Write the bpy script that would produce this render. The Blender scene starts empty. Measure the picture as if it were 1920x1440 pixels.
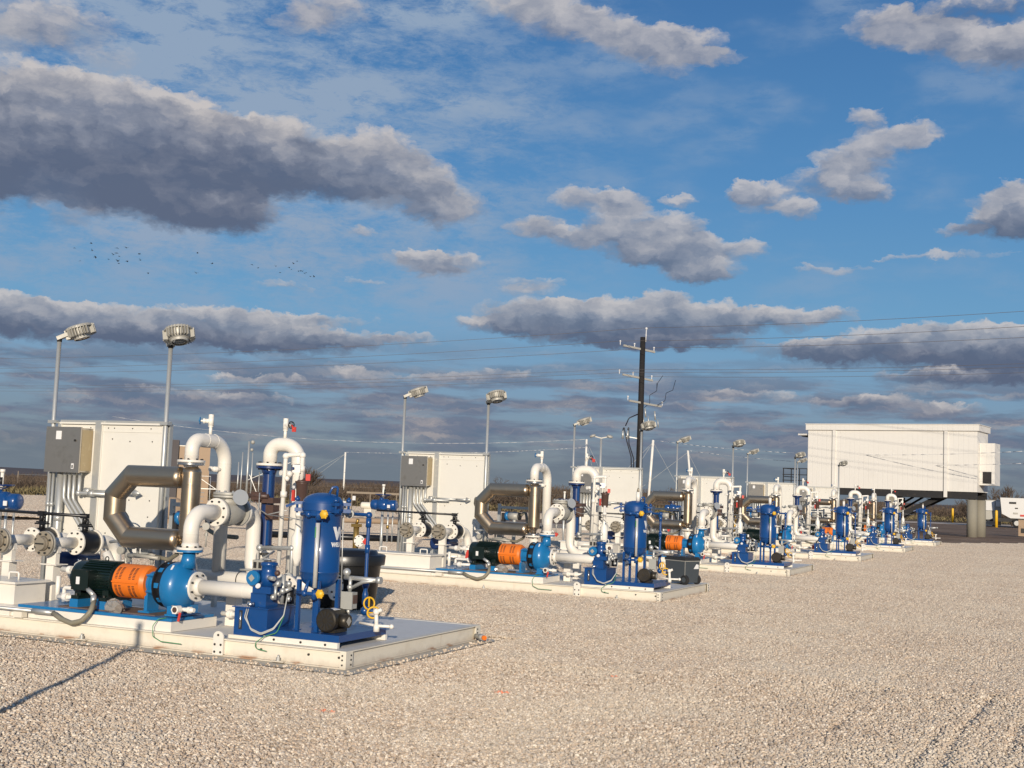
import bpy, math, random
import numpy as np
from mathutils import Vector, Matrix
R = math.radians
PI = math.pi
sc = bpy.context.scene
COL = sc.collection

# ------------------------------------------------------------------ camera
cd = bpy.data.cameras.new('camera')
cam = bpy.data.objects.new('camera', cd)
COL.objects.link(cam)
cd.sensor_width = 36.0
cd.sensor_fit = 'HORIZONTAL'
cd.lens = 36.0 * 2281.2 / 1920.0
cd.clip_end = 20000
yaw, pitch, roll = R(-23.97), R(4.945), R(2.273)
fwd = Vector((math.sin(yaw)*math.cos(pitch), math.cos(yaw)*math.cos(pitch), math.sin(pitch)))
rgt = Vector((math.cos(yaw), -math.sin(yaw), 0))
upv = rgt.cross(fwd)
r2 = rgt*math.cos(roll) + upv*math.sin(roll)
u2 = upv*math.cos(roll) - rgt*math.sin(roll)
CAM = Vector((5.8728, -9.7276, 1.7))
cam.matrix_world = Matrix(((r2.x, u2.x, -fwd.x, CAM.x), (r2.y, u2.y, -fwd.y, CAM.y), (r2.z, u2.z, -fwd.z, CAM.z), (0, 0, 0, 1)))
sc.camera = cam

# ------------------------------------------------------------------ light
SUN_EL = 14.0
SUN_AZ = math.atan2(0.44, -0.898)          # azimuth of the sun, clockwise from +Y
sd = bpy.data.lights.new('sun', 'SUN')
sd.energy = 4.5
sd.angle = R(0.53)
sd.color = (1.0, 0.885, 0.735)
sun = bpy.data.objects.new('sun', sd)
COL.objects.link(sun)
sv = Vector((math.sin(SUN_AZ)*math.cos(R(SUN_EL)), math.cos(SUN_AZ)*math.cos(R(SUN_EL)), math.sin(R(SUN_EL))))
sun.rotation_euler = (-sv).to_track_quat('-Z', 'Y').to_euler()
sun.location = sv*60
sc.view_settings.view_transform = 'Standard'
sc.view_settings.look = 'None'
sc.view_settings.exposure = 0.0
sc.view_settings.gamma = 1.0

# ------------------------------------------------------------------ node helper
class NT:
    def __init__(s, tree): s.t = tree; s.n = tree.nodes; s.l = tree.links
    def node(s, typ, **k):
        n = s.n.new(typ)
        for a, v in k.items(): setattr(n, a, v)
        return n
    def put(s, sock, v):
        if v is None: return
        if hasattr(v, 'links'): s.l.new(v, sock)
        else: sock.default_value = v
    def m(s, op, a, b=None, c=None, clamp=False):
        n = s.node('ShaderNodeMath', operation=op); n.use_clamp = clamp
        s.put(n.inputs[0], a); s.put(n.inputs[1], b); s.put(n.inputs[2], c)
        return n.outputs[0]
    def v(s, op, a, b=None, c=None):
        n = s.node('ShaderNodeVectorMath', operation=op)
        s.put(n.inputs[0], a); s.put(n.inputs[1], b)
        if c is not None: s.put(n.inputs[2], c)
        return n.outputs['Value'] if op in ('DOT_PRODUCT', 'LENGTH', 'DISTANCE') else n.outputs[0]
    def xyz(s, x, y, z=0.0):
        n = s.node('ShaderNodeCombineXYZ'); s.put(n.inputs[0], x); s.put(n.inputs[1], y); s.put(n.inputs[2], z)
        return n.outputs[0]
    def noise(s, vec, scale, detail=4, rough=.5, color=False, dist=0.0):
        n = s.node('ShaderNodeTexNoise'); s.put(n.inputs['Vector'], vec)
        n.inputs['Scale'].default_value = scale; n.inputs['Detail'].default_value = detail
        n.inputs['Roughness'].default_value = rough; n.inputs['Distortion'].default_value = dist
        return n.outputs['Color' if color else 'Fac']
    def ramp(s, fac, stops, interp='LINEAR'):
        n = s.node('ShaderNodeValToRGB'); s.put(n.inputs[0], fac); cr = n.color_ramp; cr.interpolation = interp
        while len(cr.elements) < len(stops): cr.elements.new(0.5)
        for e, (p, c) in zip(cr.elements, stops):
            e.position = p; e.color = (*c, 1) if len(c) == 3 else c
        return n.outputs[0]
    def mix(s, fac, a, b, typ='MIX'):
        n = s.node('ShaderNodeMix', data_type='RGBA', blend_type=typ)
        s.put(n.inputs[0], fac)
        for sock, v in ((n.inputs[6], a), (n.inputs[7], b)):
            s.put(sock, (*v, 1) if isinstance(v, tuple) and len(v) == 3 else v)
        return n.outputs[2]
    def step(s, x, lo, hi):
        n = s.node('ShaderNodeMapRange', interpolation_type='SMOOTHSTEP'); s.put(n.inputs[0], x)
        n.inputs[1].default_value = lo; n.inputs[2].default_value = hi
        return n.outputs[0]

# ------------------------------------------------------------------ world: Nishita sky with clouds laid out by azimuth and elevation
# (azimuth deg, elevation deg, half width, half height, weight, darkness)
CLOUDS = [(-47.03, 15.61, 3.77, 2.14, 1, 0.8), (-44.35, 15.54, 3.27, 1.88, 1, 0.7), (-42.3, 15.93, 2.76, 1.51, 1, 0.6), (-46.23, 13.69, 4.27, 1.76, 1.2, 1), (-43.09, 13.86, 4.77, 1.88, 1.3, 1), (-40.12, 14.91, 3.77, 2.01, 1.2, 1), (-37.44, 14.48, 3.52, 1.76, 1.2, 1), (-40.2, 12.53, 4.52, 1.38, 1.2, 1), (-38.26, 12.0, 2.76, 1.01, 1, 1), (-35.28, 15.27, 2.26, 1.38, 1, 0.7), (-34.47, 14.02, 2.76, 1.13, 1, 0.9), (-32.49, 14.42, 2.01, 1.38, 1, 0.7), (-30.76, 15.03, 2.26, 1.51, 1, 0.6), (-29.94, 13.74, 2.51, 1.01, 1, 0.6), (-28.7, 14.43, 1.51, 1.13, 0.9, 0.4), (-27.24, 13.16, 1.88, 0.95, 1, 0.35), (-28.11, 12.75, 1.26, 0.55, 0.8, 0.5), (-48.36, 13.16, 3.02, 2.26, 1, 1), (-45.25, 12.44, 1.51, 0.75, 0.6, 0.3), (-47.87, 12.33, 1.51, 0.75, 0.9, 0.9), (-44.51, 11.48, 1.51, 0.7, 0.6, 0.4), (-45.76, 19.37, 3.02, 0.95, 0.8, 0.25), (-47.26, 18.57, 2.26, 0.7, 0.7, 0.25), (-43.39, 18.18, 1.76, 0.6, 0.5, 0.1), (-33.4, 21.42, 1.88, 0.8, 0.8, 0.15), (-34.87, 20.82, 1.51, 0.7, 0.6, 0.15), (-24.7, 22.33, 2.26, 0.75, 0.8, 0.1), (-22.61, 21.83, 2.26, 0.9, 0.9, 0.15), (-20.78, 21.41, 2.01, 0.9, 0.9, 0.15), (-18.7, 20.85, 2.26, 0.9, 1, 0.2), (-16.66, 20.62, 2.26, 0.9, 1, 0.2), (-14.87, 20.14, 1.63, 0.45, 0.9, 0.1), (-17.13, 19.69, 1.51, 0.55, 0.6, 0.3), (-7.29, 21.2, 1.51, 0.8, 0.9, 0.15), (-5.87, 20.77, 2.01, 0.8, 0.9, 0.2), (-4.02, 20.3, 2.26, 0.85, 1, 0.25), (-2.21, 19.71, 2.01, 0.9, 1, 0.3), (-1.1, 19.94, 1.51, 1.01, 1, 0.3), (-3.12, 21.54, 4.02, 0.63, 0.6, 0.9), (-7.83, 17.22, 0.8, 0.55, 0.9, 0.1), (-6.87, 16.18, 1.88, 0.65, 1, 0.15), (-5.59, 16.47, 1.06, 0.55, 0.9, 0.1), (-8.39, 15.43, 1.88, 0.7, 1, 0.2), (-9.09, 14.5, 2.14, 0.9, 1, 0.3), (-7.9, 13.88, 1.51, 0.5, 0.9, 0.3), (-12.6, 13.9, 1.56, 0.75, 1, 0.2), (-11.0, 13.3, 1.06, 0.45, 0.9, 0.25), (-13.22, 14.09, 1.01, 0.55, 0.9, 0.15), (-1.52, 13.97, 0.8, 0.45, 0.9, 0.2), (-1.74, 13.18, 1.51, 0.7, 1, 0.3), (-1.73, 12.38, 2.01, 0.65, 1.1, 0.8), (-3.73, 12.04, 1.01, 0.3, 0.8, 0.3), (-0.65, 12.78, 1.51, 1.26, 1, 0.5), (-20.88, 13.72, 1.56, 0.6, 1, 0.2), (-19.09, 13.62, 1.26, 0.65, 1, 0.2), (-23.12, 12.35, 1.31, 0.55, 1, 0.35), (-21.32, 11.91, 1.51, 0.55, 1, 0.35), (-18.93, 12.59, 2.01, 0.9, 1, 0.25), (-17.89, 11.62, 2.76, 0.9, 1.1, 0.5), (-16.28, 12.38, 1.26, 0.75, 1, 0.2), (-16.75, 11.2, 2.26, 0.75, 1, 0.5), (-15.11, 10.68, 1.76, 0.7, 1, 0.35), (-14.89, 11.66, 1.01, 0.55, 0.9, 0.2), (-13.4, 11.47, 1.06, 0.45, 0.9, 0.2), (-15.6, 10.3, 1.76, 0.45, 0.9, 0.6), (-27.75, 10.54, 2.51, 0.5, 1, 0.25), (-28.52, 10.7, 1.26, 0.4, 0.9, 0.2), (-27.73, 10.09, 1.51, 0.35, 0.8, 0.35), (-31.35, 11.77, 0.65, 0.3, 0.7, 0.1), (-16.44, 13.6, 0.9, 0.28, 0.8, 0.1), (-34.68, 9.01, 1.51, 0.2, 0.6, 0.1), (-30.97, 9.37, 1.01, 0.2, 0.5, 0.1), (-23.09, 8.37, 2.76, 0.65, 1.1, 0.4), (-24.59, 7.68, 2.01, 0.5, 1, 0.7), (-20.81, 8.2, 2.76, 0.8, 1.1, 0.5), (-18.04, 8.4, 3.02, 0.85, 1.2, 0.5), (-14.8, 8.34, 3.02, 0.7, 1.1, 0.5), (-12.11, 8.25, 2.76, 0.6, 1, 0.5), (-9.23, 8.47, 1.26, 0.4, 0.9, 0.2), (-18.52, 7.51, 5.53, 0.65, 1.2, 1), (-16.75, 7.06, 4.02, 0.35, 0.9, 1), (-9.21, 6.94, 2.26, 0.5, 1, 0.5), (-6.41, 7.43, 2.76, 0.55, 1, 0.4), (-3.69, 7.55, 3.02, 0.65, 1.1, 0.4), (-1.49, 7.29, 2.76, 0.7, 1.1, 0.5), (-5.94, 6.79, 6.53, 0.65, 1.3, 1), (-1.49, 6.71, 4.02, 0.65, 1.2, 1), (-3.24, 5.78, 4.27, 0.45, 1.1, 1), (-0.63, 6.13, 2.01, 0.6, 1, 1), (-46.85, 7.16, 1.76, 0.65, 1.1, 0.4), (-44.86, 6.87, 2.76, 0.6, 1.1, 0.4), (-41.93, 6.88, 3.02, 0.65, 1.1, 0.4), (-44.38, 6.32, 5.03, 0.6, 1.2, 0.9), (-37.96, 7.18, 2.76, 0.65, 1.1, 0.4), (-35.06, 7.01, 2.76, 0.65, 1.1, 0.5), (-39.34, 6.35, 4.52, 0.55, 1.1, 1), (-34.53, 6.3, 3.52, 0.55, 1.1, 1), (-31.84, 6.71, 2.26, 0.45, 1, 0.5), (-29.09, 6.73, 1.51, 0.35, 0.8, 0.3), (-32.87, 7.52, 2.51, 0.25, 0.6, 0.2), (-48.29, 6.33, 2.51, 0.75, 1, 0.9), (-31.0, 4.98, 1.76, 0.35, 0.9, 0.3), (-36.13, 4.55, 3.02, 0.3, 0.8, 0.4), (-27.0, 5.07, 2.26, 0.35, 0.8, 0.35), (-23.15, 9.74, 1.76, 0.3, 0.6, 0.15), (-9.5, 10.57, 1.76, 0.23, 0.6, 0.1), (-7.3, 4.62, 1.76, 0.35, 0.9, 0.4), (-4.56, 4.35, 2.26, 0.35, 0.9, 0.5), (-9.17, 4.51, 1.51, 0.25, 0.7, 0.4), (-24.24, 5.44, 1.51, 0.3, 0.7, 0.3), (-13.0, 4.79, 3.02, 0.3, 0.7, 0.35), (-5.08, 11.1, 3.27, 0.15, 0.6, 0.0), (-37.76, 3.77, 4.02, 0.25, 0.5, 0.3), (-16.82, 9.17, 1.26, 0.35, 0.8, 0.2), (-23.64, 9.35, 1.51, 0.3, 0.6, 0.15)]
# parts of the sky the camera does not face
_r = random.Random(4)
for _a in range(22, 305, 18):
    for _k in range(2):
        CLOUDS.append((_a + _r.uniform(-4, 4), _r.choice([_r.uniform(4, 9), _r.uniform(11, 24)]), _r.uniform(3, 8), _r.uniform(.8, 2.0), 1.0, .6))
w = bpy.data.worlds.new('World'); sc.world = w; w.use_nodes = True
W = NT(w.node_tree); W.n.clear()
tc = W.node('ShaderNodeTexCoord').outputs['Generated']
sx = W.node('ShaderNodeSeparateXYZ'); W.put(sx.inputs[0], tc)
az = W.m('MULTIPLY', W.m('ARCTAN2', sx.outputs[0], sx.outputs[1]), 180/PI)
el = W.m('MULTIPLY', W.m('ARCSINE', sx.outputs[2]), 180/PI)
P0 = W.xyz(az, el, 0)
# domain warp so that the outlines are ragged
def warp(P, scale, amp, stretch=(1, 1.6, 1)):
    n = W.noise(W.v('MULTIPLY', P, stretch), scale, 5, .62, True)
    return W.v('ADD', P, W.v('MULTIPLY', W.v('SUBTRACT', n, (.5, .5, .5)), amp))
P1 = warp(P0, .45, (1.7, .85, 0))
P1 = warp(P1, 1.25, (1.25, .85, 0))
V = (0, 0, 0)
for (a, e, ra, re, wt, dk) in CLOUDS:
    ia, ie = 1/(ra*1.22), 1/(re*1.20)
    # the tiny term only chains the blobs one after another, which keeps the shader's stack small
    Pi = P1 if isinstance(V, tuple) else W.v('MULTIPLY_ADD', V, (1e-7, 1e-7, 1e-7), P1)
    q = W.v('MULTIPLY_ADD', Pi, (ia, ie, 0), (-a*ia, -e*ie, 0))
    f = W.m('MULTIPLY_ADD', W.v('DOT_PRODUCT', q, q), -wt, wt, clamp=True)
    V = W.v('MULTIPLY_ADD', W.xyz(1.0, W.v('DOT_PRODUCT', q, (0, 1, 0)), dk), W.xyz(f, f, f), V)
sV = W.node('ShaderNodeSeparateXYZ'); W.put(sV.inputs[0], V); D, Sh, DK = sV.outputs
inv = W.m('DIVIDE', 1.0, W.m('ADD', D, .001))
Sh = W.m('MULTIPLY', Sh, inv)      # -1 at a cloud's foot, +1 at its top
DK = W.m('MULTIPLY', DK, inv)
puff = W.noise(W.v('MULTIPLY', P1, (1, 1.6, 1)), .75, 7, .5)
fine = W.noise(W.v('MULTIPLY', P0, (1, 2.0, 1)), 1.9, 8, .62)
dens = W.m('ADD', W.m('ADD', D, W.m('MULTIPLY', W.m('SUBTRACT', puff, .5), 1.15)), W.m('MULTIPLY', W.m('SUBTRACT', fine, .5), .5))
soft = W.m('MULTIPLY_ADD', Sh, -.40, .68)
alpha = W.m('MULTIPLY', W.m('SMOOTH_MIN', W.m('DIVIDE', W.m('SUBTRACT', W.m('MAXIMUM', dens, .20), .20), W.m('MAXIMUM', soft, .22)), 1.0, .35), W.step(D, 0.0, .22))
alpha = W.m('MULTIPLY', alpha, W.m('MULTIPLY_ADD', DK, .22, .75), clamp=True)
# lit tops, slate undersides
t = W.m('MULTIPLY_ADD', Sh, W.m('MULTIPLY_ADD', DK, .58, .26), .80)
t = W.m('SUBTRACT', t, W.m('MULTIPLY', DK, .42))
t = W.m('ADD', t, W.m('MULTIPLY', W.m('ADD', W.m('SUBTRACT', puff, .5), W.m('MULTIPLY', W.m('SUBTRACT', fine, .5), .2)), 1.1))
t = W.m('SUBTRACT', t, W.m('MULTIPLY', W.step(D, .35, 1.3), W.m('MULTIPLY', DK, .22)))
ccol = W.ramp(t, [(.0, (.105, .135, .21)), (.22, (.15, .175, .245)), (.45, (.235, .255, .32)), (.7, (.39, .385, .415)), (1.0, (.58, .545, .535))])
# base sky
sky = W.node('ShaderNodeTexSky', sky_type='NISHITA'); sky.sun_disc = False
sky.sun_elevation = R(SUN_EL); sky.sun_rotation = SUN_AZ
sky.air_density = 1.0; sky.dust_density = .6; sky.ozone_density = 2.5
base = W.ramp(W.m('MULTIPLY', el, 1/40), [(0, (.16, .205, .27)), (.05, (.155, .215, .31)), (.11, (.165, .285, .45)), (.2, (.130, .33, .565)), (.36, (.076, .25, .52)), (.58, (.044, .165, .41)), (1.0, (.025, .09, .28))])
skyc = W.mix(.82, W.v('SCALE', sky.outputs[0], None) if False else W.mix(1.0, sky.outputs[0], (.085, .085, .085), 'MULTIPLY'), base)
# thin high cloud: small ripples, strongest to the upper left
hc = W.v('MULTIPLY', P0, (.55, 1.35, 1))
c1 = W.noise(warp(hc, .5, (1.2, .8, 0)), .62, 10, .76)
c2 = W.noise(W.v('MULTIPLY', P0, (1, 2.3, 1)), .16, 4, .5)
msk = W.m('ADD', W.step(az, -14, -34), W.m('MULTIPLY', W.step(c2, .45, .7), .5))
msk = W.m('MULTIPLY', msk, W.step(el, 4.0, 12.0))
ci = W.m('MULTIPLY', W.step(W.m('ADD', c1, W.m('MULTIPLY', W.m('SUBTRACT', c2, .5), .5)), .33, .62), msk)
ci = W.m('MULTIPLY', ci, .92, clamp=True)
col = W.mix(ci, skyc, (.275, .37, .51))
# low layered bands toward the horizon
b1 = W.noise(W.v('MULTIPLY', warp(P0, .3, (2.5, .5, 0), (1, 2, 1)), (.16, 1.25, 1)), 1.0, 6, .55)
b2 = W.noise(W.v('MULTIPLY', P1, (.30, 1.9, 1)), 1.0, 6, .55)
low = W.step(el, 7.6, 4.2)
bd = W.m('MULTIPLY', W.step(b1, .38, .56), low)
bcol = W.ramp(b2, [(.36, (.125, .17, .255)), (.50, (.165, .19, .265)), (.60, (.24, .245, .295)), (.70, (.37, .335, .345))])
bcol = W.mix(W.step(el, 3.0, .3), bcol, (.15, .19, .235))
col = W.mix(W.m('MULTIPLY', bd, .9), col, bcol)
col = W.mix(alpha, col, ccol)
col = W.mix(W.step(el, 1.9, -.4), col, (.165, .205, .25))
bg = W.node('ShaderNodeBackground'); W.put(bg.inputs[0], W.mix(1.0, col, (10, 10, 10), 'MULTIPLY'))
bg.inputs[1].default_value = 0.1
wo = W.node('ShaderNodeOutputWorld'); W.l.new(bg.outputs[0], wo.inputs[0])
w.cycles.sampling_method = 'MANUAL'; w.cycles.sample_map_resolution = 512

# ------------------------------------------------------------------ materials
MAT = {}
def paint(name, col, rough=.4, metal=0., dirt=.12, dcol=(.25, .19, .12), scale=6, bump=0., coat=0., streak=.0, var=.06):
    m = bpy.data.materials.new(name); m.use_nodes = True; T = NT(m.node_tree); b = T.n['Principled BSDF']
    g = T.node('ShaderNodeNewGeometry').outputs['Position']
    n1 = T.noise(g, scale, 6, .6)
    n2 = T.noise(T.v('MULTIPLY', g, (1, 1, .12)), scale*4, 4, .6)
    c = T.mix(T.m('MULTIPLY', T.step(n1, .42, .75), var*2), col, tuple(min(1, x*.72) for x in col))
    d = T.m('MULTIPLY', T.step(n1, .52, .8), dirt)
    if streak: d = T.m('ADD', d, T.m('MULTIPLY', T.step(n2, .58, .8), streak))
    c = T.mix(d, c, dcol)
    T.put(b.inputs['Base Color'], c)
    T.put(b.inputs['Roughness'], T.m('MULTIPLY_ADD', n1, .25, rough-.1))
    b.inputs['Metallic'].default_value = metal
    b.inputs['Coat Weight'].default_value = coat; b.inputs['Coat Roughness'].default_value = .12
    if bump:
        bn = T.node('ShaderNodeBump'); bn.inputs['Strength'].default_value = bump; bn.inputs['Distance'].default_value = .01
        T.put(bn.inputs['Height'], T.noise(g, 60, 5, .6)); T.l.new(bn.outputs[0], b.inputs['Normal'])
    MAT[name] = m; return m
paint('white_paint', (.76, .715, .63), .38, dirt=.1, dcol=(.42, .36, .28), coat=.25, streak=.08)
paint('beam_paint', (.74, .68, .56), .5, dirt=.2, dcol=(.42, .30, .18), streak=.24, scale=4)
paint('deck_paint', (.72, .69, .63), .6, dirt=.25, dcol=(.48, .44, .38), scale=5)
paint('panel_white', (.70, .67, .595), .35, dirt=.05, coat=.2, scale=3)
paint('pvc', (.80, .76, .68), .3, dirt=.03)
paint('blue_paint', (.005, .056, .205), .33, dirt=.05, dcol=(.06, .09, .14), coat=.4, scale=14)
paint('navy_paint', (.008, .03, .12), .33, dirt=.04, dcol=(.04, .05, .08), coat=.3)
paint('pump_blue', (.010, .155, .37), .35, dirt=.10, dcol=(.05, .10, .14), coat=.35, scale=14)
paint('orange', (.74, .17, .012), .45, dirt=.10, dcol=(.35, .12, .03), scale=12)
paint('motor_green', (.003, .011, .009), .35, dirt=.06, dcol=(.05, .045, .03), coat=.3)
paint('black', (.010, .010, .011), .35, dirt=.1, dcol=(.05, .04, .035))
paint('black_plastic', (.012, .012, .012), .3, dirt=.06, dcol=(.05, .045, .04))
paint('stainless', (.43, .345, .245), .34, .95, dirt=.05, scale=8, dcol=(.25, .2, .15))
paint('stainless_plate', (.46, .42, .36), .36, .85, dirt=.4, scale=5, dcol=(.16, .14, .11), streak=.1)
paint('chrome', (.72, .70, .66), .22, 1.0, dirt=.02)
paint('galv', (.52, .52, .49), .42, .55, dirt=.1, scale=14, dcol=(.34, .32, .28))
paint('grey_box', (.36, .36, .33), .5, dirt=.12)
paint('flange_tan', (.34, .295, .225), .45, .35, dirt=.2, scale=12, dcol=(.2, .16, .11))
paint('tape_tan', (.42, .33, .19), .6, dirt=.8, scale=16, dcol=(.62, .52, .33))
paint('cast_grey', (.40, .385, .34), .5, .2, dirt=.25, scale=12, dcol=(.25, .22, .17))
paint('bolt', (.045, .045, .042), .45, .5, dirt=.2)
paint('hose', (.22, .20, .145), .55, dirt=.2)
paint('red', (.55, .05, .035), .5)
paint('yellow', (.72, .42, .02), .45)
paint('brass', (.42, .27, .08), .4, .8)
paint('brown', (.085, .05, .04), .4, dirt=.2)
paint('motor_bronze', (.055, .047, .035), .4, .6, dirt=.15)
paint('label_white', (.75, .74, .72), .5, dirt=.02)
paint('wire_grey', (.45, .45, .42), .5)
paint('wire_green', (.06, .25, .10), .5)
paint('cooler_grey', (.055, .065, .072), .5, dirt=.08, dcol=(.12, .11, .1))
paint('cooler_dark', (.022, .024, .026), .5)
paint('rubber', (.015, .015, .015), .8)
paint('concrete', (.52, .47, .38), .85, dirt=.35, dcol=(.34, .29, .22), bump=.12)
paint('pier_concrete', (.25, .23, .18), .85, dirt=.45, dcol=(.18, .17, .13), bump=.1, streak=.3, scale=2)
paint('building_white', (.73, .70, .64), .45, dirt=.04, scale=.8)
paint('steel_dark', (.018, .017, .017), .6)
paint('pole_black', (.012, .010, .009), .8, dirt=.3, dcol=(.06, .05, .04), scale=2, streak=.3)
paint('tan_wall', (.36, .255, .165), .7, scale=1)
paint('sight', (.70, .68, .63), .3, .35, dirt=.02)
paint('dark_wall', (.075, .065, .065), .7, scale=1)
paint('wood', (.12, .09, .07), .9)
paint('cable', (.16, .135, .12), .6)
paint('rope', (.70, .69, .67), .5)
paint('black_cable', (.012, .012, .02), .5)
paint('insulator', (.62, .62, .62), .3)
paint('twig', (.115, .082, .056), .95, dirt=.5, dcol=(.065, .052, .04), scale=.6, var=.3)
paint('bark_pale', (.26, .21, .155), .9)
paint('bird', (.012, .012, .014), .8)
paint('rust', (.13, .085, .06), .8, dirt=.4)
paint('trailer_white', (.66, .65, .62), .4)
def mat_glass():
    m = bpy.data.materials.new('glass'); m.use_nodes = True; b = m.node_tree.nodes['Principled BSDF']
    b.inputs['Base Color'].default_value = (.16, .165, .16, 1); b.inputs['Roughness'].default_value = .08
    b.inputs['Coat Weight'].default_value = .6
    MAT['glass'] = m
    m = bpy.data.materials.new('clear_film'); m.use_nodes = True; b = m.node_tree.nodes['Principled BSDF']
    b.inputs['Base Color'].default_value = (.5, .45, .38, 1); b.inputs['Roughness'].default_value = .12
    b.inputs['Alpha'].default_value = .38; MAT['clear_film'] = m
mat_glass()
def wall_ribbed():
    m = MAT['building_white']; T = NT(m.node_tree); b = T.n['Principled BSDF']
    tcx = T.node('ShaderNodeTexCoord').outputs['Object']
    s_ = T.node('ShaderNodeSeparateXYZ'); T.put(s_.inputs[0], tcx)
    f = T.m('FRACT', T.m('MULTIPLY', s_.outputs[0], 1/.30))
    gr = T.m('MAXIMUM', T.step(f, .05, .0), T.step(f, .95, 1.0))
    bn = T.node('ShaderNodeBump'); bn.inputs['Strength'].default_value = .7; bn.inputs['Distance'].default_value = .012; bn.invert = True
    T.put(bn.inputs['Height'], gr); T.l.new(bn.outputs[0], b.inputs['Normal'])
wall_ribbed()
def splash():
    # gravel dust and a rusty foot on the beams: dirt that sits on the lowest centimetres of the steel
    m = MAT['beam_paint']; T = NT(m.node_tree); b = T.n['Principled BSDF']; old = b.inputs['Base Color'].links[0].from_socket
    g = T.node('ShaderNodeNewGeometry').outputs['Position']; s_ = T.node('ShaderNodeSeparateXYZ'); T.put(s_.inputs[0], g)
    n = T.noise(g, 9, 6, .7); n2 = T.noise(g, 2.2, 4, .6)
    d = T.m('MULTIPLY', T.step(T.m('ADD', s_.outputs[2], T.m('MULTIPLY', n, -.10)), .03, -.05), .55)
    c = T.mix(d, old, (.42, .36, .29))
    r_ = T.m('MULTIPLY', T.step(s_.outputs[2], .035, .012), T.step(n2, .50, .62))
    T.put(b.inputs['Base Color'], T.mix(T.m('MULTIPLY', r_, .8), c, (.30, .14, .06)))
splash()
def deck_tread():
    m = MAT['deck_paint']; T = NT(m.node_tree); b = T.n['Principled BSDF']
    g = T.node('ShaderNodeNewGeometry').outputs['Position']
    s_ = T.node('ShaderNodeSeparateXYZ'); T.put(s_.inputs[0], g)
    a = T.m('SINE', T.m('MULTIPLY', T.m('ADD', s_.outputs[0], s_.outputs[1]), 150)); c = T.m('SINE', T.m('MULTIPLY', T.m('SUBTRACT', s_.outputs[0], s_.outputs[1]), 150))
    h = T.step(T.m('MULTIPLY', a, c), .35, .7)
    bn = T.node('ShaderNodeBump'); bn.inputs['Strength'].default_value = .35; bn.inputs['Distance'].default_value = .003
    T.put(bn.inputs['Height'], h); T.l.new(bn.outputs[0], b.inputs['Normal'])
deck_tread()

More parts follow.
